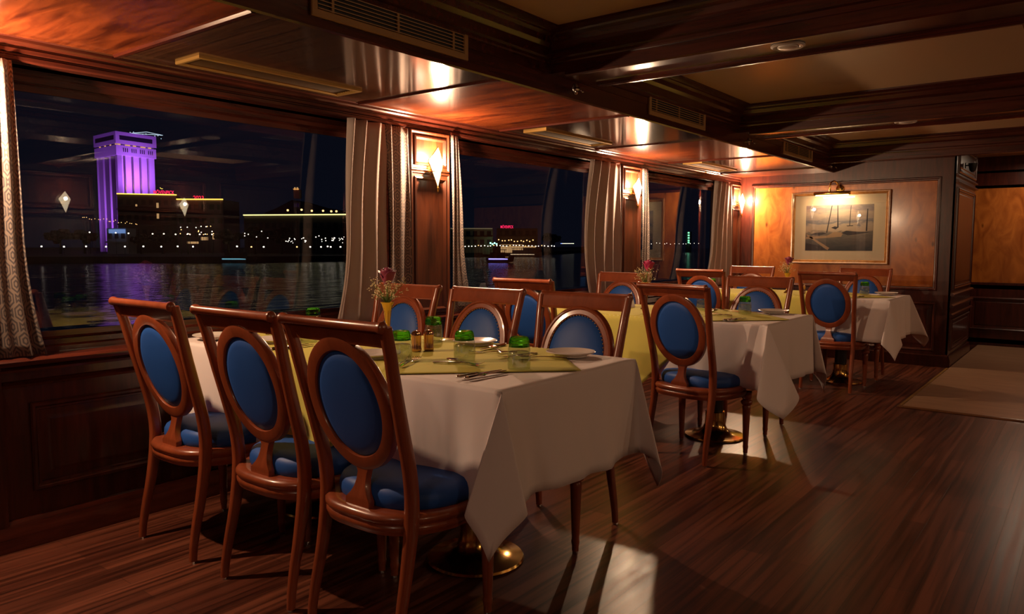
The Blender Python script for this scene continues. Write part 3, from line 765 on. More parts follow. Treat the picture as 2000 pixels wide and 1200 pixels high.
overlay(-2.42, 4.60, .98, 1, 'lime green square overlay laid cornerwise on the middle table')
overlay(-2.36, 7.22, .98, 2, 'lime green square overlay laid cornerwise on the far table')

# ------------------------------------------------------------------ tableware
ZO = ZT + .0065
def make_glass():
    r = empty('tumbler')
    b = MB(); b.lathe([(.0385, 0), (.040, .001), (.0418, .02), (.0418, .045), (.0403, .070), (.0385, .080), (.0, .080), (.0, .066), (.034, .064), (.0385, .055), (.0397, .045), (.0397, .02), (.0385, .001)], n=28, caps=False)
    b.build('glass_bowl', M_tumb, r, ang=60)
    g = MB(); g.lathe([(.0, .0805), (.038, .0805), (.0375, .090), (.0385, .094), (.036, .103), (.0355, .108), (.031, .116), (.026, .117), (.0, .112)], n=11, caps=False)
    g.build('glass_base', M_green, r, ang=12)
    return r
GG = 'upturned green-based tumblers'
gl = [(-1.63, 2.132, 'upturned green-based tumbler nearest the aisle corner of the nearest table'),
      (-1.91, 2.152, 'upturned green-based tumbler at the middle of the nearest table, behind the crossed spoon'),
      (-2.10, 2.00, 'upturned green-based tumbler beside the salt and pepper shakers'),
      (-2.40, 2.49, 'upturned green-based tumbler mostly hidden by the top rail of the largest chair'),
      (-2.84, 2.12, 'upturned green-based tumbler between the second and third foreground chair backs'),
      (-3.22, 2.44, 'upturned green-based tumbler at the window end of the nearest table'),
      (-1.81, 4.80, 'upturned green-based tumbler at the aisle end of the middle table'),
      (-2.16, 4.93, 'upturned green-based tumbler seen through the back of the middle-table chair'),
      (-1.69, 7.46, 'upturned green-based tumbler at the aisle end of the far table'),
      (-2.60, 7.52, 'upturned tumbler on the far table behind the middle-table chair'),
      (-3.06, 7.20, 'upturned green-based tumbler at the window end of the far table')]
g_0 = None
for x, y, lb in gl:
    if g_0 is None: g_0 = make_glass(); g_0.location = (x, y, ZO); tag(g_0, lb, 'glass', GG)
    else: dup(g_0, (x, y, ZO), 0, lb)
def make_plate():
    b = MB(); b.lathe([(.0, .004), (.055, .004), (.060, .0), (.064, .0), (.066, .006), (.098, .017), (.100, .019), (.098, .021), (.068, .010), (.060, .008), (.0, .008)], n=48, caps=False)
    return b.build('side_plate', M_plate, ang=50)
p0 = None
for x, y, lb in [(-1.66, 2.515, 'white side plate at the aisle corner of the nearest table'),
                 (-2.19, 2.54, 'white side plate on the nearest table behind the middle tumbler'),
                 (-2.245, 2.00, 'white side plate half hidden by the largest chair beside the forks'),
                 (-2.95, 2.03, 'white side plate between the second and third foreground chair backs'),
                 (-3.30, 1.93, 'white side plate at the window end of the nearest table'),
                 (-2.86, 2.53, 'white side plate behind the flower vase on the nearest table'),
                 (-1.69, 5.0, 'white side plate at the aisle corner of the middle table'),
                 (-1.53, 7.58, 'white side plate at the aisle corner of the far table')]:
    if p0 is None: p0 = make_plate(); o = p0
    else: o = p0.copy(); COL.objects.link(o)
    o.location = (x, y, ZO); tag(o, lb, 'plate', 'white side plates')
def handle(mb, y0, y1, w0, w1, z=.003):
    rings = []
    for i in range(9):
        t = i / 8; y = y0 + (y1 - y0) * t; w_ = w0 + (w1 - w0) * (.5 - .5 * cos(pi * t)); w_ += .0015 * sin(pi * min(1, t * 3))
        th = .0022 - .0006 * t; zz = z + .004 * sin(pi * t)
        rings.append([(-w_, y, zz), (-w_ * .6, y, zz + th), (w_ * .6, y, zz + th), (w_, y, zz), (w_ * .6, y, zz - th), (-w_ * .6, y, zz - th)])
    mb.loft(rings)
def make_spoon():
    mb = MB(); handle(mb, -.10, .045, .0075, .0028)
    N, K = 20, 5; rings = []
    for k, (s, z) in enumerate(((1.0, .006), (.85, .002), (.55, -.0005), (.15, -.0015))):
        rings.append([(.020 * s * cos(2*pi*i/N), .070 + .030 * s * sin(2*pi*i/N), z + .003) for i in range(N)])
    mb.loft(rings, True, False); mb.add(rings[-1], [tuple(range(N))])
    o = mb.build('spoon', M_silver, ang=60); m = o.modifiers.new('t', 'SOLIDIFY'); m.thickness = .0012; return o
def make_fork():
    mb = MB(); handle(mb, -.10, .040, .0075, .0028)
    rings = []
    for y, w_, z in ((.038, .003, .004), (.046, .008, .003), (.056, .0125, .0025), (.064, .0125, .003)):
        rings.append([(-w_, y, z), (w_, y, z), (w_, y, z + .0018), (-w_, y, z + .0018)])
    mb.loft(rings)
    for x in (-.0108, -.0036, .0036, .0108):
        mb.loft([[(x - .0016, y, z), (x + .0016, y, z), (x + .0016, y, z + .0016), (x - .0016, y, z + .0016)] for y, z in ((.063, .003), (.080, .004), (.094, .007), (.100, .010))])
    return mb.build('fork', M_silver, ang=50)
def make_knife():
    mb = MB(); rings = []
    for i, (y, w_, t) in enumerate(((-.105, .004, .003), (-.102, .0075, .005), (-.09, .0085, .0055), (-.05, .0065, .0045), (-.01, .0075, .005), (-.006, .005, .003), (-.002, .006, .002), (.0, .008, .0012), (.03, .0095, .001), (.08, .0095, .001), (.098, .006, .0008), (.105, .001, .0006))):
        rings.append([(-w_, y, .0055), (-w_*.5, y, .0055 + t), (w_*.5, y, .0055 + t), (w_, y, .0055), (w_*.5, y, .0055 - t), (-w_*.5, y, .0055 - t)])
    mb.loft(rings); return mb.build('knife', M_silver, ang=50)
cut = {'spoon': [], 'fork': [], 'knife': []}
protos = {}
CUT = [ # kind, handle end, head end, lift, label
 ('fork', (-2.00, 1.87), (-2.10, 2.05), 0, 'fork lying beside the half hidden plate, tines towards the shakers'),
 ('fork', (-1.97, 1.86), (-2.07, 2.07), .002, 'second fork lying against the one beside the half hidden plate'),
 ('spoon', (-1.75, 2.055), (-1.95, 2.10), .004, 'dark-bowled spoon crossed over a fork in the middle of the nearest table'),
 ('fork', (-1.965, 2.035), (-1.78, 2.115), 0, 'fork crossed under the dark-bowled spoon on the nearest table'),
 ('knife', (-1.672, 1.845), (-1.645, 2.05), 0, 'left knife of the pair at the front edge of the nearest table'),
 ('knife', (-1.635, 1.845), (-1.625, 2.05), 0, 'right knife of the pair at the front edge of the nearest table'),
 ('fork', (-2.33, 2.62), (-2.44, 2.46), 0, 'fork behind the shakers at the far edge of the nearest table'),
 ('fork', (-2.30, 2.60), (-2.40, 2.43), .002, 'second fork behind the shakers, lying against the first'),
 ('knife', (-2.065, 2.60), (-2.04, 2.40), 0, 'knife beside the plate behind the middle tumbler'),
 ('spoon', (-1.90, 2.37), (-2.06, 2.49), .004, 'spoon crossed over a fork between the two aisle-side tumblers'),
 ('fork', (-1.88, 2.44), (-2.03, 2.32), 0, 'fork crossed under a spoon between the two aisle-side tumblers'),
 ('spoon', (-1.62, 2.41), (-1.78, 2.33), .004, 'spoon lying in front of the aisle corner plate'),
 ('fork', (-1.80, 2.47), (-1.84, 2.28), 0, 'fork lying in front of the aisle corner plate, left of the spoon'),
 ('knife', (-2.74, 1.86), (-2.76, 2.06), 0, 'left knife of the pair between the second and third foreground chairs'),
 ('knife', (-2.70, 1.86), (-2.72, 2.06), 0, 'right knife of the pair between the second and third foreground chairs'),
 ('spoon', (-3.06, 2.20), (-3.22, 2.25), .004, 'spoon on the window end of the nearest table, above the hidden chair seat'),
 ('fork', (-3.24, 2.17), (-3.06, 2.26), 0, 'fork crossed with a spoon at the window end of the nearest table'),
 ('knife', (-2.085, 5.00), (-2.06, 4.80), 0, 'upper left knife on the middle table, seen right of the chair back'),
 ('fork', (-1.87, 4.87), (-2.03, 4.96), 0, 'fork left of the tumbler on the middle table'),
 ('spoon', (-1.96, 4.62), (-1.80, 4.53), .004, 'spoon crossed over a fork at the front of the middle table'),
 ('fork', (-1.83, 4.62), (-1.96, 4.48), 0, 'fork crossed under a spoon at the front of the middle table'),
 ('knife', (-1.74, 4.275), (-1.71, 4.48), 0, 'knife at the front edge of the middle table, beside another knife'),
 ('knife', (-1.71, 4.275), (-1.68, 4.48), 0, 'knife at the front edge of the middle table, aisle-side one'),
 ('spoon', (-1.70, 4.88), (-1.84, 4.92), 0, 'spoon between the tumbler and the plate on the middle table'),
 ('fork', (-1.58, 7.15), (-1.66, 7.0), 0, 'fork at the front of the far table beside the chair back'),
 ('knife', (-1.62, 7.12), (-1.66, 6.93), 0, 'knife at the front of the far table next to the fork'),
 ('spoon', (-1.66, 7.40), (-1.83, 7.36), 0, 'spoon near the tumbler on the far table')]
for kind, a, b, lf, lb in CUT:
    if kind not in protos:
        protos[kind] = {'spoon': make_spoon, 'fork': make_fork, 'knife': make_knife}[kind](); o = protos[kind]
    else: o = protos[kind].copy(); COL.objects.link(o)
    o.location = ((a[0] + b[0]) / 2, (a[1] + b[1]) / 2, ZO + lf); o.rotation_euler = (0, 0, math.atan2(b[1] - a[1], b[0] - a[0]) - pi / 2)
    tag(o, lb, kind, 'silver cutlery')
# vases with rose and gypsophila
def flowers(x, y, lean, m, n, lab_v, lab_f, h=.19, seed=1):
    v = MB(); v.lathe([(.0, 0), (.028, 0), (.030, .004), (.026, .010), (.014, .016), (.008, .028), (.011, .034), (.008, .040), (.010, .07), (.013, .11), (.018, h - .035), (.026, h - .010), (.033, h), (.031, h), (.024, h - .012), (.012, h - .06), (.0, h - .07)], n=24, caps=False)
    vo = v.build('bud_vase', M_brass, ang=50); vo.location = (x, y, ZO); tag(vo, lab_v, 'vase', 'brass bud vases')
    r = empty('rose_posy', (x, y, ZO), 0, lab_f, 'flowers', 'rose posies')
    rnd = random.Random(seed); top = Vector((lean[0], lean[1], h + .115))
    s = MB(); s.tube([(0, 0, h - .06), (lean[0] * .3, lean[1] * .3, h + .02), tuple(top - Vector((0, 0, .03)))], .0024, 6); s.build('stem', M_stem, r)
    p = MB()
    for i in range(14):
        a = i * 2.4; t = i / 13; rad = .006 + .024 * t; wd = .024 + .010 * t; hh = .082 - .016 * t
        base = top + Vector((0, 0, -.040)); c_, s_ = cos(a), sin(a); rings = []
        for q in range(6):
            u = q / 5; zz = hh * u; rr = rad * (.35 + .9 * sin(min(1.25, u * 1.5))) + (.009 * t if q == 5 else 0)
            row = []
            for e in range(5):
                w_ = (e / 4 - .5) * 2; th = a + w_ * wd / max(rr, .010) * (.35 + .65 * sin(pi * (.15 + .7 * u)))
                row.append((base.x + rr * cos(th), base.y + rr * sin(th), base.z + zz - .006 * w_ * w_ * u))
            rings.append(row)
        p.loft(rings, False, False)
    po = p.build('rose_head', m, r, ang=80); md = po.modifiers.new('t', 'SOLIDIFY'); md.thickness = .0012
    g = MB(); st_ = MB()
    for i in range(n):
        a = rnd.uniform(0, 2 * pi); rr = rnd.uniform(.02, .085); zz = h + rnd.uniform(.0, .085) 
        tip = Vector((rr * cos(a), rr * sin(a), zz + .3 * rr)); st_.tube([(0, 0, h - .01), tuple(tip * .5 + Vector((0, 0, h * .5))), tuple(tip)], .0006, 4)
        for q in range(3):
            c = tip + Vector([rnd.gauss(0, .006) for _ in range(3)]); g.ball(c, rnd.uniform(.0026, .0042), 3)
    g.build('gypsophila_blossoms', M_gyp, r, kind='stuff'); st_.build('gypsophila_stems', M_stem, r, kind='stuff')
flowers(-2.50, 2.30, (.0, .0), M_rose, 75, 'slender brass trumpet vase on the nearest table', 'dark red rose with gypsophila in the vase on the nearest table', seed=1)
flowers(-2.50, 4.72, (.02, .01), M_rose2, 55, 'slender brass trumpet vase on the middle table behind the chair back', 'pink rose with gypsophila in the vase on the middle table', seed=2)
flowers(-2.32, 7.22, (.01, .0), M_rose, 45, 'slender brass trumpet vase on the far table', 'dark rose with gypsophila in front of the burl panel on the far table', seed=3)
# shakers
def shaker(x, y, lb, n=16):
    r = empty('shaker', (x, y, ZO), 0, lb, 'shaker', 'copper shakers')
    b = MB(); rings = []
    for rr, z in ((.016, 0), (.020, .002), (.021, .010), (.0195, .016), (.0195, .060), (.021, .066)):
        rings.append([(rr * (1 + .05 * cos(14 * 2*pi*i/56)) * cos(2*pi*i/56), rr * (1 + .05 * cos(14 * 2*pi*i/56)) * sin(2*pi*i/56), z) for i in range(56)])
    b.loft(rings); b.build('ribbed_body', M_copper, r, ang=60)
    c = MB(); c.lathe([(.0215, .066), (.022, .070), (.020, .080), (.012, .087), (.0, .089)], n=24, caps=False); c.build('shaker_cap', M_copper, r)
shaker(-2.235, 2.215, 'ribbed copper shaker, left of the touching pair on the nearest table')
shaker(-2.215, 2.268, 'ribbed copper shaker, right of the touching pair on the nearest table')
shaker(-2.17, 7.22, 'copper shaker on the far table just left of the aisle-side chair back')
tc_ = MB(); tc_.loft([[(-.028, -.035, 0), (.028, -.035, 0), (.002, 0, .11), (-.002, 0, .11)], [(-.028, .035, 0), (.028, .035, 0), (.002, .012, .11), (-.002, .012, .11)]])
o = tc_.build('tent_card', M_paper, bevel=.001); o.location = (-2.66, 4.82, ZO); o.rotation_euler = (0, 0, .5); tag(o, 'small grey folded table card standing on the middle table', 'table card')

# ------------------------------------------------------------------ framed picture with lamp
pc = empty('framed_picture', (-2.286, YE - .012, 1.455), 0, 'gilt-framed watercolour of moored sailing boats on the burl end wall', 'picture')
def PQ(u, v, h): return (u, -h, v)
a = MB(); a.frame(PQ, -.515, .515, -.40, .40, [(0, 0), (0, .020), (.008, .028), (.018, .026), (.026, .018), (.034, .020), (.040, .012), (.042, .006)], fill=False); a.build('picture_frame', M_gilt, pc, ang=30)
MB().box(-.480, .480, -.006, -.003, -.365, .365).build('passepartout', M_matb, pc, smooth=False)
M_sky = mat('painted_sky', (.4, .35, .33), .8)
def mk_art():
    m = M_sky; b = m.node_tree.nodes['Principled BSDF']; tc = nd(m, 'ShaderNodeTexCoord'); sp = nd(m, 'ShaderNodeSeparateXYZ'); lk(m, tc.outputs['Object'], sp.inputs[0])
    mp = nd(m, 'ShaderNodeMapping'); mp.inputs['Scale'].default_value = (2.5, 1, 9); lk(m, tc.outputs['Object'], mp.inputs[0])
    n = nd(m, 'ShaderNodeTexNoise', Scale=3.0, Detail=5, Distortion=.8); lk(m, mp.outputs[0], n.inputs[0])
    ad = nd(m, 'ShaderNodeMath'); ad.operation = 'MULTIPLY_ADD'; ad.inputs[1].default_value = .16; lk(m, n.outputs[0], ad.inputs[0]); lk(m, sp.outputs[2], ad.inputs[2])
    mr = nd(m, 'ShaderNodeMapRange'); mr.inputs[1].default_value = -.17; mr.inputs[2].default_value = .34; lk(m, ad.outputs[0], mr.inputs[0])
    c = ramp(m, mr.outputs[0], [(0, (.05, .055, .07)), (.20, (.10, .095, .10)), (.36, (.17, .15, .14)), (.44, (.42, .33, .26)), (.55, (.40, .33, .28)), (.60, (.16, .17, .22)), (.66, (.30, .26, .26)), (.80, (.44, .36, .31)), (.9, (.24, .22, .26)), (1, (.42, .36, .33))])
    lk(m, c, b.inputs['Base Color'])
mk_art()
art = MB().box(-.353, .353, -.0075, -.006, -.255, .250).build('watercolour', M_sky, pc, smooth=False)
M_ink = mat('ink_wash', (.035, .032, .045), .8); M_hull = mat('hull_wash', (.34, .23, .15), .8)
def flat(mb, pts, h=.0078): mb.add([(x, -h, z) for x, z in pts] + [(x, -.0072, z) for x, z in pts], [tuple(range(len(pts)))] + [tuple(reversed(range(len(pts), 2 * len(pts))))])
a = MB()
flat(a, [(-.13, -.055), (-.118, -.055), (-.072, .245), (-.080, .245)]); flat(a, [(-.015, 0), (.0, 0), (-.012, .245), (-.02, .245)]); flat(a, [(.11, .02), (.118, .02), (.125, .24), (.119, .24)])
flat(a, [(.28, -.04), (.295, -.04), (.297, .20), (.287, .20)]); flat(a, [(-.30, -.075), (-.25, -.055), (-.16, -.052), (-.12, -.065), (-.2, -.085)]); flat(a, [(.03, -.06), (.08, -.035), (.18, -.045), (.33, -.05), (.20, -.075), (.10, -.085)])
flat(a, [(.08, .022), (.15, .024), (.15, .016), (.09, .014)]); flat(a, [(-.08, .0), (-.04, .015), (.0, .005), (-.03, -.02)]); flat(a, [(-.35, -.25), (-.12, -.25), (-.20, -.20), (-.35, -.17)])
a.build('painted_mast', M_ink, art, smooth=False)
a = MB(); flat(a, [(-.345, -.10), (-.12, -.088), (-.04, -.045), (.05, -.06), (.03, -.10), (-.15, -.115), (-.35, -.125)]); flat(a, [(-.345, -.08), (-.335, -.07), (-.09, -.225), (-.11, -.25)]); a.build('painted_hull', M_hull, art, smooth=False)
MB().box(-.478, .478, -.0105, -.0095, -.363, .363).build('picture_glass', M_pglass, pc, smooth=False)
pl = empty('picture_lamp', (-2.33, YE, 1.90), 0, 'brass picture lamp on a swan neck above the framed watercolour', 'picture lamp')
a = MB(); a.lathe([(.0, -.19), (.018, -.19), (.020, -.186), (.020, .186), (.018, .19), (.0, .19)], (0, -.16, -.075), 18, axis='X', caps=False)
a.build('lamp_tube', M_brass, pl)
a = MB(); a.lathe([(.0, 0), (.045, -.0), (.043, -.010), (.024, -.018), (0, -.019)], (.04, 0, -.02), 24, axis='Y', caps=False)
a.tube([(.04, -.01, -.02), (.035, -.035, .01), (.02, -.08, .05), (.005, -.13, .06), (-.012, -.165, .045), (-.022, -.178, .0), (-.020, -.165, -.058)], .0095, 12); a.build('swan_neck', M_brass, pl)
MB().box(-.17, .17, -.172, -.150, -.0985, -.0955).build('light_strip', emit('picture_lamp_glow', (1, .75, .42), 30), pl, smooth=False)
ld = bpy.data.lights.new('picture_lamp_light', 'AREA'); ld.shape = 'RECTANGLE'; ld.size = .33; ld.size_y = .02; ld.energy = 3.2; ld.color = (1, .66, .32)
o = bpy.data.objects.new('picture_lamp_light', ld); COL.objects.link(o); o.location = (-2.33, YE - .16, 1.795); o.rotation_euler = (math.radians(35), 0, 0); o['kind'] = 'light'

# ------------------------------------------------------------------ night outside the windows
def G(px, py, z):
    d = _dir(px, py); t = (z - CAMZ) / d.z; return Vector((0, 0, CAMZ)) + d * t
def _dir(px, py): return _f + R_ * ((px - 1000) / FPX) - U_ * ((py - 600) / FPX)
def Wp(px, py, D): return Vector((0, 0, CAMZ)) + _dir(px, py) * D
ZWAT = -1.6
M_water = mat('river_water', (.004, .006, .012), .16, spec=.6)
def mk_water():
    m = M_water; b = m.node_tree.nodes['Principled BSDF']; tc = nd(m, 'ShaderNodeTexCoord')
    mp = nd(m, 'ShaderNodeMapping'); mp.inputs['Scale'].default_value = (1.1, .35, 1); mp.inputs['Rotation'].default_value = (0, 0, .45); lk(m, tc.outputs['Object'], mp.inputs[0])
    n = nd(m, 'ShaderNodeTexNoise', Scale=1.0, Detail=2); lk(m, mp.outputs[0], n.inputs[0])
    bp = nd(m, 'ShaderNodeBump', Strength=1.0, Distance=.30); lk(m, n.outputs[0], bp.inputs['Height']); lk(m, bp.outputs[0], b.inputs['Normal'])
mk_water()
MB().add([(-900, -300, ZWAT), (-3.9, -300, ZWAT), (-3.9, 900, ZWAT), (-900, 900, ZWAT)], [(0, 1, 2, 3)]).build('water', M_water, kind='structure', smooth=False)
M_land = mat('dark_land', (.02, .018, .02), .9)
sh = [G(px, py, ZWAT) for px, py in ((-700, 516), (-200, 516), (200, 514), (450, 514), (660, 511), (800, 508), (900, 503), (1000, 500), (1090, 497), (1150, 493))]
ln = MB(); back = [Vector((p.x * 4, p.y * 4, 0)) for p in sh]
zl = -.6
n = len(sh); vs = [(p.x, p.y, ZWAT) for p in sh] + [(p.x, p.y, zl) for p in sh] + [(p.x, p.y, zl) for p in back]
ln.add(vs, [(i, i + 1, n + i + 1, n + i) for i in range(n - 1)] + [(n + i, n + i + 1, 2 * n + i + 1, 2 * n + i) for i in range(n - 1)])
ln.build('ground', M_land, kind='structure', smooth=False)
# purple tower
M_tower = mat('pale_stone', (.55, .52, .56), .8)
M_twin = mat('dark_window', (.02, .02, .03), .3)
M_gold = emit('gold_light', (1, .55, .10), 2.2)
M_amber = emit('amber_light', (1, .40, .07), 1.2)
M_purple = None
tw = empty('hotel_tower', (0, 0, 0), 0, 'tall tower block floodlit purple across the river', 'building')
D0 = 190.
def tower():
    C = Wp(232, 400, D0); Lf = Wp(191, 400, D0 * 1.045); Rt = Wp(306, 400, D0 * 1.05)
    C.z = Lf.z = Rt.z = 0
    eu = (Rt - C); ev = (Lf - C); Wu, Wv = eu.length, ev.length; eu.normalize(); ev.normalize()
    ztop = Wp(232, 258, D0).z; z1 = Wp(232, 284, D0).z; z2 = Wp(232, 303, D0).z; zb = -1
    zt2 = Wp(232, 281, D0).z
    def P(u, v, z): q = C + eu * u + ev * v; return (q.x, q.y, z)
    def bx(mb, u0, u1, v0, v1, za, zb_):
        mb.add([P(u0,v0,za),P(u1,v0,za),P(u1,v1,za),P(u0,v1,za),P(u0,v0,zb_),P(u1,v0,zb_),P(u1,v1,zb_),P(u0,v1,zb_)],
               [(0,3,2,1),(4,5,6,7),(0,1,5,4),(1,2,6,5),(2,3,7,6),(3,0,4,7)])
    a = MB(); bx(a, 1.3, Wu - .9, 1.3, Wv - .9, zb, z2)
    a.build('tower_shaft', mat('shaded_glazing', (.05, .035, .05), .5), tw, smooth=False)  # glazing between the ribs, its colour darkened to stand for shade in the gaps
    b = MB()
    nu = 5
    for i in range(nu):
        u = .15 + i * (Wu - .3 - 1.6) / (nu - 1); bx(b, u, u + 1.6, .15, 1.4, zb, z2)
    for i in range(4):
        v = .15 + i * (Wv - .3 - 1.2) / 3; bx(b, .15, 1.4, v, v + 1.2, zb, z2)
    b.build('tower_pilasters', M_tower, tw, smooth=False)
    c = MB(); bx(c, -.2, Wu + .3, -.2, Wv + .3, z2, z1); bx(c, -.3, Wu + .4, -.3, Wv + .4, zt2, ztop); bx(c, .2, Wu - .2, .2, Wv - .2, z1, zt2)
    c.build('tower_crown', M_tower, tw, smooth=False)
    h = (ztop - zt2)
    d = MB(); bx(d, .8, Wu - .8, -.36, -.2, zt2 + h * .32, zt2 + h * .66); bx(d, -.36, -.2, .8, Wv - .8, zt2 + h * .32, zt2 + h * .66)
    for i in range(4):
        for j in range(3):
            u = 1.7 + i * Wu / 4.6 + j * .55; bx(d, u, u + .22, -.26, -.18, z2 + (z1 - z2) * .35, z2 + (z1 - z2) * .75)
    d.build('tower_window', M_twin, tw, smooth=False)
    e = MB()
    for i in range(5): bx(e, .3 + i * Wu / 5, .3 + i * Wu / 5 + (1.4 if i % 2 else .9), .12, .2, z1 + .05, zt2 - .05)
    for i in range(4): bx(e, .12, .2, .3 + i * Wv / 4, .3 + i * Wv / 4 + .8, z1 + .05, zt2 - .05)
    e.build('tower_glow_strip', emit('crown_glow', (1, .5, .2), .9), tw, smooth=False)
    # roof terrace with lit rigging
    f = MB(); q0 = Wu * .45
    for i in range(9):
        p = Vector(P(q0 + i * 1.2, 2 + (i % 3) * .5, ztop + .5 + .35 * sin(i * 2.1))); f.ball(p, .11, 4)
    p0_, p1_ = Vector(P(q0, 2, ztop + .3)), Vector(P(q0 + 9.6, 2, ztop + 1.0)); f.tube([p0_, (p0_ + p1_) / 2 + Vector((0, 0, .6)), p1_], .05, 5); f.tube([p0_, (p0_ + p1_) / 2, p1_], .05, 5)
    f.build('roof_light_rigging', emit('cool_light', (.7, .85, 1), 1.6), tw)
    # purple floodlights
    nu_ = Vector((-ev.x, -ev.y, 0)); nv_ = Vector((-eu.x, -eu.y, 0))
    zr = Wp(250, 377, D0).z
    for cen, out, pw, wd, dd, zz in ((C + eu * Wu * .5, nu_, 4200., Wu * .6, 6.5, zr + 1.5), (C + ev * Wv * .5, nv_, 5000., Wv * .6, 12, 4)):
        ld = bpy.data.lights.new('floodlight', 'AREA'); ld.shape = 'RECTANGLE'; ld.size = wd; ld.size_y = 1; ld.energy = pw; ld.color = (.50, .13, 1.0)
        o = bpy.data.objects.new('floodlight', ld); COL.objects.link(o); pos = cen + out * dd; pos.z = zz; o.location = pos
        tgt = cen.copy(); tgt.z = 27; o.rotation_euler = (tgt - pos).to_track_quat('-Z', 'Y').to_euler(); o['kind'] = 'light'
    # amber uplighters at the foot of the shaft
    for i in range(4):
        p = Vector(P(.15 + 1.9 + (i + .0) * (Wu - 2.2) / (nu - 1) + .4 * (Wu - 2.2) / (nu - 1) - .7, .5, Wp(250, 377, D0).z + .2))
        ld = bpy.data.lights.new('uplighter', 'SPOT'); ld.energy = 700; ld.color = (1, .50, .05); ld.spot_size = .6; ld.spot_blend = .8; ld.shadow_soft_size = .1
        o = bpy.data.objects.new('uplighter', ld); COL.objects.link(o); o.location = p; o.rotation_euler = (pi, 0, 0); o['kind'] = 'light'
tower()
GB = 'hotel buildings across the river'
M_hotel = mat('hotel_facade', (.10, .08, .08), .8)
M_winw = emit('warm_window', (1, .55, .22), .55)
def extbox(name, label, pl_, pr_, pt, D, dep, m=M_hotel, strip=None, wins=(), rows=2, cat='building', zbase=-1.0, Dr=None):
    Dr = Dr or D; r = empty(name, (0, 0, 0), 0, label, cat)
    A, B = Wp(pl_, pt, D), Wp(pr_, pt, Dr); zt = A.z; ub = Vector((B.x - A.x, B.y - A.y, 0)); Wd = ub.length; ub.normalize(); nb = Vector((-ub.y, ub.x, 0))
    if nb.dot(A) < 0: nb = -nb
    def P(u, d, z): q = Vector((A.x, A.y, 0)) + ub * u + nb * d; return (q.x, q.y, z)
    def bx(mb, u0, u1, d0, d1, a, b):
        mb.add([P(u0,d0,a),P(u1,d0,a),P(u1,d1,a),P(u0,d1,a),P(u0,d0,b),P(u1,d0,b),P(u1,d1,b),P(u0,d1,b)],[(0,3,2,1),(4,5,6,7),(0,1,5,4),(1,2,6,5),(2,3,7,6),(3,0,4,7)])
    a = MB(); bx(a, 0, Wd, 0, dep, zbase, zt); 
    for k in range(1, rows + 1): bx(a, -.1, Wd + .1, -.5, 0, zt - k * (zt + 1) / (rows + 1.) - .15, zt - k * (zt + 1) / (rows + 1.) + .15)
    a.build('wall', m, r, smooth=False)
    w_ = MB()
    nwin = max(3, int(Wd / 1.6))
    for k in range(rows):
        zc_ = zt - (k + .5) * (zt + 1) / (rows + 1.)
        for i in range(nwin): bx(w_, (i + .2) * Wd / nwin, (i + .8) * Wd / nwin, -.03, 0, zc_ - .7, zc_ + .5)
    w_.build('window', M_twin, r, smooth=False)
    if strip: s_ = MB(); bx(s_, 0, Wd, -.25, -.05, zt - .05, zt + .18); s_.build('roofline_light', strip, r, smooth=False)
    if wins:
        q = MB()
        for (u, v, wu, hv) in wins: bx(q, u * Wd, u * Wd + wu, -.12, -.04, zbase + v * (zt - zbase), zbase + v * (zt - zbase) + hv)
        q.build('lit_window', M_winw, r, smooth=False)
    return r
M_ystrip = emit('yellow_strip', (1, .62, .08), 2.6)
extbox('hotel_building', 'low hotel wing with yellow roofline light in front of the purple tower', 228, 345, 379, 176, 10, strip=M_ystrip, wins=((.65, .78, .5, 1.2), (.65, .60, .5, 1.2), (.3, .8, .4, .5)), rows=3, Dr=180)
extbox('hotel_building', 'hotel wing with yellow roofline below the red year number', 345, 436, 390, 172, 10, m=mat('mauve_facade', (.16, .09, .15), .8), strip=M_ystrip, wins=((.5, .25, 1.6, .9), (.75, .28, 1.8, 1.0), (.2, .2, 2.6, .5)), rows=3)
extbox('hotel_building', 'long low building under a pale yellow roofline, right part of the large window', 476, 690, 421, 165, 10, strip=emit('pale_yellow_strip', (1, .85, .30), 2.0), rows=1, Dr=160)
extbox('riverside_building', 'low terrace building lit pale blue on the river bank under the purple tower', 208, 246, 446, 150, 4, m=mat('pale_wall', (.5, .5, .55), .8), wins=(), rows=1)
aw = MB(); A, B = Wp(212, 448, 149.5), Wp(244, 456, 149.5); aw.add([A, Vector((B.x, B.y, A.z)), B, Vector((A.x, A.y, B.z))], [(0, 1, 2, 3)])
o = aw.build('lit_awning', emit('blue_glow', (.30, .50, 1.0), .55), smooth=False); o.modifiers.new('t', 'SOLIDIFY').thickness = .2; tag(o, 'pale blue lit awning on the bank below the tower', 'awning')
extbox('hotel_building', 'white terraced building with lit balcony bands seen in the second window', 880, 962, 447, 190, 5, m=mat('cream_facade', (.30, .24, .15), .8), strip=emit('dim_band', (1, .75, .4), .14), rows=2)
extbox('hotel_building', 'dark building carrying the red sign seen in the second window', 970, 1050, 446, 200, 12, rows=2, wins=((.1, .05, 6, 2.2), (.5, .25, 5, .6)))
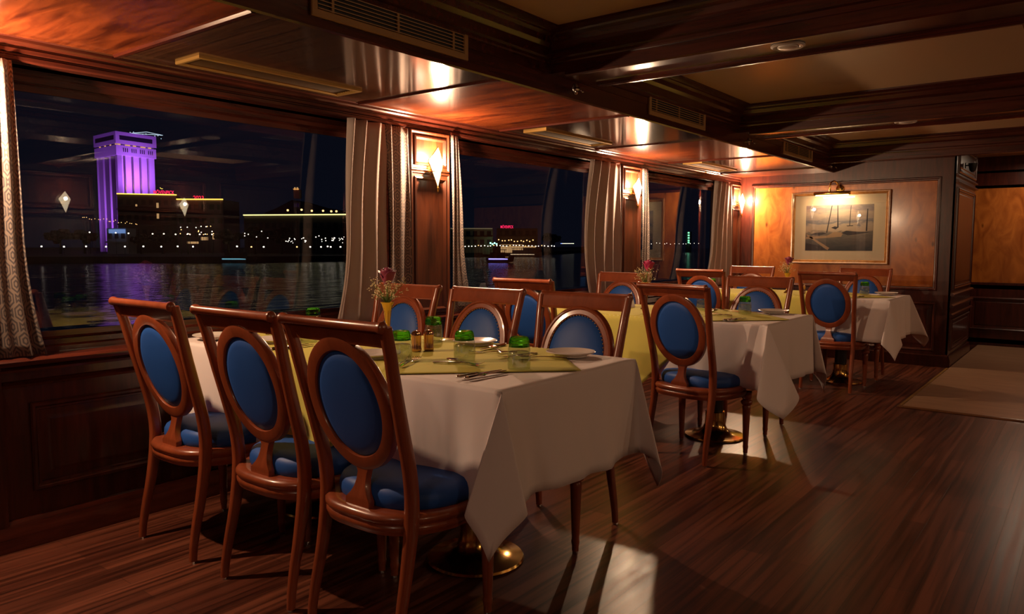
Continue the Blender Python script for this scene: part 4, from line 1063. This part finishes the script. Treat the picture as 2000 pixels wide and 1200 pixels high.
def sign(txt, px, py, D, hgt_px, wid_px, col, st, label, name):
    cu = bpy.data.curves.new('t', 'FONT'); cu.body = txt; cu.size = 1; cu.extrude = .05; cu.align_x = 'CENTER'; cu.offset = .012
    to = bpy.data.objects.new('t', cu); COL.objects.link(to); dg = bpy.context.evaluated_depsgraph_get(); me = bpy.data.meshes.new_from_object(to.evaluated_get(dg))
    bpy.data.objects.remove(to); o = bpy.data.objects.new(name, me); COL.objects.link(o); me.materials.clear(); me.materials.append(emit(name + '_glow', col, st))
    w_ = max(v.co.x for v in me.vertices) - min(v.co.x for v in me.vertices); h_ = .72
    p = Wp(px, py, D); o.location = p; dirv = Vector((p.x, p.y, 0)).normalized()
    o.rotation_euler = (pi / 2, 0, math.atan2(dirv.x, -dirv.y) + pi)
    o.scale = (wid_px / FPX * D / w_, hgt_px / FPX * D / h_, 1)
    tag(o, label, 'sign'); return o
def red_sign(px, py, D, h, w_, label, yel=True):
    o = sign('MÖVENPICK', px, py, D, h, w_, (1, .02, .10), 1.8, label, 'rooftop_sign')
    return o
rs = red_sign(320, 379.2, 177, 7, 37, 'red illuminated rooftop lettering beside the purple tower')
o = MB().tube([Wp(312.5, 366.5, 175), Wp(315, 369, 175), Wp(318, 369, 175)], .06, 5).build('bird_emblem', emit('emblem_glow', (1, .7, .1), 2.0)); bpy.context.view_layer.update(); o.parent = rs; o.matrix_parent_inverse = rs.matrix_world.inverted(); o['label'] = 'yellow bird-like swoosh'
sign('2023', 388, 391.0, 172.6, 8.5, 19, (1, .02, .06), 1.6, 'red illuminated year number on the hotel roof', 'year_sign')
red_sign(990, 446, 201, 5.5, 25, 'red illuminated rooftop lettering seen through the second window')
# lamps along the banks
M_lw = emit('lamp_white', (1, .85, .66), 5); M_lo = emit('lamp_orange', (1, .50, .16), 3.5); M_lg = emit('lamp_green', (.3, 1, .6), 5); M_lb = emit('lamp_blue', (.25, .3, 1), 6)
M_pole = mat('lamp_pole', (.03, .03, .03), .6)
def lampmk(m, r, nm='shore_lamp'):
    e = empty(nm); a = MB(); a.ball((0, 0, 0), r, 5); a.build('lamp_globe', m, e); b = MB(); b.tube([(0, 0, -r), (0, 0, -1)], .03, 5); b.build('lamp_post', M_pole, e); return e
prot = {}
def lamp(px, py, D, m, r, zg, label, group):
    key = (m.name, r)
    if key not in prot:
        e = lampmk(m, r); prot[key] = e
    else:
        src = prot[key]; e = src.copy(); COL.objects.link(e)
        for c in list(src.children): q = c.copy(); COL.objects.link(q); q.parent = e
    p = Wp(px, py, D); e.location = p; hh = max(p.z - zg, .3)
    for c in e.children:
        if c.name.startswith('lamp_post'): c.scale = (1, 1, hh)
    tag(e, label, 'lamp', group)
LR = 'small lamp in the row along the river bank'
rowA = 'lamps in the lowest row along the river bank'
for px in (46, 81, 125, 168, 207, 244, 280, 315, 347, 377, 463, 640): lamp(px, 482 + random.uniform(-.5, .5), 138, M_lw, .15, ZWAT, 'one of the white lamps in the lowest row along the far river bank', rowA)
for px in (491, 515, 580, 606, 627, 646, 665): lamp(px, 482.5, 136, M_lo if px in (491, 580) else M_lw, .15, ZWAT, 'one of the lamps in the lowest bank row at the right of the large window', 'lamps in the lowest row, right part')
rowB = 'lamps on the upper terrace row'
for px, py in ((175, 454), (226, 455), (251, 456), (298, 457), (320, 457), (343, 458), (367, 457), (390, 458), (414, 458)): lamp(px, py, 146, M_lw, .13, -.6, 'one of the lamps on the upper terrace row below the tower', rowB)
rnd = random.Random(5)
for i in range(20): lamp(rnd.uniform(352, 418), rnd.uniform(440, 459), 148, M_lo if i % 2 else M_lw, .10, -.6, 'one of the clustered warm lights at the foot of the year-number wing', 'clustered warm hotel lights')
for i in range(22): lamp(160 + i * 5.2 + rnd.uniform(-2, 2), 426 + i * .5 + rnd.uniform(-2.5, 2.5), 156, M_lo, .07, -.6, 'one of the tiny amber lights strung under the purple tower', 'tiny amber terrace lights')
for i in range(34): lamp(rnd.uniform(555, 672), rnd.uniform(461, 475), 145, M_lw, rnd.choice((.07, .10)), -.6, 'one of the many white lights clustered right in the large window', 'clustered white bank lights')
for px, py in ((478, 456), (478, 461), (501, 463), (523, 465), (511, 452), (485, 458)): lamp(px, py, 145, M_lw, .10, -.6, 'one of the white lights left of the dense cluster in the large window', 'scattered white bank lights')
# hill with amber spots
hill = MB(); A = [Wp(px, py, 260) for px, py in ((500, 424), (540, 408), (570, 392), (600, 396), (640, 408), (690, 416), (740, 424))]
hill.add([p for p in A] + [Vector((p.x, p.y, -1)) for p in A] + [p * 1.25 for p in A], [(i, i+1, 8+i, 7+i) for i in range(6)] + [(i, i+1, 15+i, 14+i) for i in range(6)])
hill.build('hillside', M_land, kind='structure')
for i, (px, py) in enumerate(((562, 411), (589, 410), (609, 412), (631, 412), (647, 413), (657, 413))): lamp(px, py, 250, M_lo, .38, 8, 'one of the orange lights in a row on the dark hillside', 'orange hillside lights')
extbox('hill_chapel', 'small building glowing orange on the hilltop in the large window', 573, 584, 370, 255, 3, m=mat('orange_stone', (.5, .25, .1), .8), strip=M_amber, wins=((.15, .93, .5, .9), (.6, .93, .5, .9)), rows=1, zbase=Wp(575, 387, 255).z)
# second window shore
for i in range(30): lamp(903 + i * 6.2 + rnd.uniform(-1, 1), 481 + rnd.uniform(-1.2, 1.2) - i * .03, 186, M_lw if i % 5 else M_lo, .13, ZWAT, 'one of the small shore lights in a row through the second window', 'shore lights in the second window')
for i in range(12): lamp(975 + i * 6 + rnd.uniform(-1, 1), 470 + rnd.uniform(-2, 2), 198, M_lo, .16, -.6, 'one of the yellow terrace lights through the second window', 'yellow terrace lights')
for i in range(4): lamp(958 + i * 4, 475 + (i % 2) * 2, 188, M_lg, .22, -.6, 'one of the green shore lights through the second window', 'green shore lights')
for i in range(9): lamp(1096 + i * 3, 476, 330, M_lb if i == 0 else M_lw, .16, ZWAT, 'one of the distant lights at the right of the second window', 'distant lights beyond the second window')
# third window
for i in range(15): lamp(1258 + i * 7.6 + rnd.uniform(-2.5, 2.5), 476 + rnd.uniform(-1.2, 1.2), 330, M_lw, .13, ZWAT, 'one of the distant shore lights in a line through the third window', 'distant lights in the third window')
tg_ = empty('green_lit_tower', (0, 0, 0), 0, 'distant tower with green lights through the third window', 'tower')
A = Wp(1345, 470, 340); MB().box(A.x - 1, A.x + 1, A.y - 1, A.y + 1, -1.6, Wp(1345, 453, 340).z).build('tower_mast', M_hotel, tg_, smooth=False)
a = MB()
for py in (455, 460, 465, 470, 474): a.ball(Wp(1345, py, 338), .5, 4)
a.build('green_light', emit('green_glow', (.3, 1, .55), 1.6), tg_)
# boats
def boat(px, py, D, L_, label, glow):
    p = Wp(px, py, D); p.z = ZWAT; r = empty('boat', p, math.atan2(R_.y, R_.x), label, 'boat', 'boats on the river')
    h = MB(); h.loft([[(-L_/2, -1.2, 0), (-L_/2, 1.2, 0), (-L_/2 - .3, 1.4, .8), (-L_/2 - .3, -1.4, .8)], [(L_*.3, -1.2, 0), (L_*.3, 1.2, 0), (L_*.3, 1.5, .8), (L_*.3, -1.5, .8)], [(L_*.52, -.1, .2), (L_*.52, .1, .2), (L_*.58, .1, 1.2), (L_*.58, -.1, 1.2)]]); h.build('hull', M_hotel, r)
    c = MB(); c.box(-L_*.4, L_*.2, -1, 1, .8, 1.7); c.box(-L_*.42, L_*.24, -1.2, 1.2, 2.1, 2.2)
    for x in (-L_*.38, -L_*.1, L_*.18): c.box(x - .05, x + .05, -1, -.9, 1.7, 2.1); c.box(x - .05, x + .05, .9, 1, 1.7, 2.1)
    c.build('cabin', M_hotel, r, smooth=False)
    s_ = MB(); s_.box(-L_*.45, L_*.3, -1.45, -1.3, .55, .72); s_.build('light_strip', glow, r, smooth=False)
boat(977, 507, 125, 4.2, 'small boat with a violet light strip seen through the second window', emit('violet_strip', (.3, .25, 1), 3.0))
boat(1025, 492, 190, 8, 'moored excursion boat with warm lights through the second window', emit('warm_strip', (1, .7, .4), .8))
boat(468, 516, 120, 5, 'small dark boat with a pale cyan light in the large window', emit('cyan_strip', (.3, .8, 1), .5))
# trees on the bank: build one crown, copy
def tree():
    r = empty('bank_tree'); rn = random.Random(3); f = MB()
    for i in range(46):
        a = rn.uniform(0, 2*pi); q = rn.uniform(0, 1) ** .5 * 2.0; z = 3.2 + rn.uniform(-1.1, 1.5) * (1 - q / 3)
        f.ball((q * cos(a), q * sin(a), z), rn.uniform(.45, .8), 4, (1, 1, .8))
    f.build('foliage', mat('dark_foliage', (.015, .022, .012), .9), r)
    t = MB(); t.tube([(0, 0, 0), (.1, 0, 1.5), (0, 0, 3)], [.22, .16, .1], 7); t.build('trunk', mat('bark', (.03, .02, .015), .9), r)
    return r
t0 = None
for px, D, sc_ in ((118, 150, 1.1), (165, 158, 1.1), (275, 153, .9), (318, 153, 1.0), (445, 150, 1.1), (498, 150, 1.2), (550, 152, 1.2), (630, 154, 1.2), (1075, 215, 1.2)):
    p = Wp(px, 480, D); p.z = -.7; lb = 'dark rounded tree on the far bank, one of the unlit trees against the lights'
    if t0 is None: t0 = tree(); e = t0; e.location = p; tag(e, lb, 'tree', 'dark trees on the far bank')
    else: e = dup(t0, p, random.uniform(0, 6), lb)
    e.scale = (sc_, sc_, sc_)
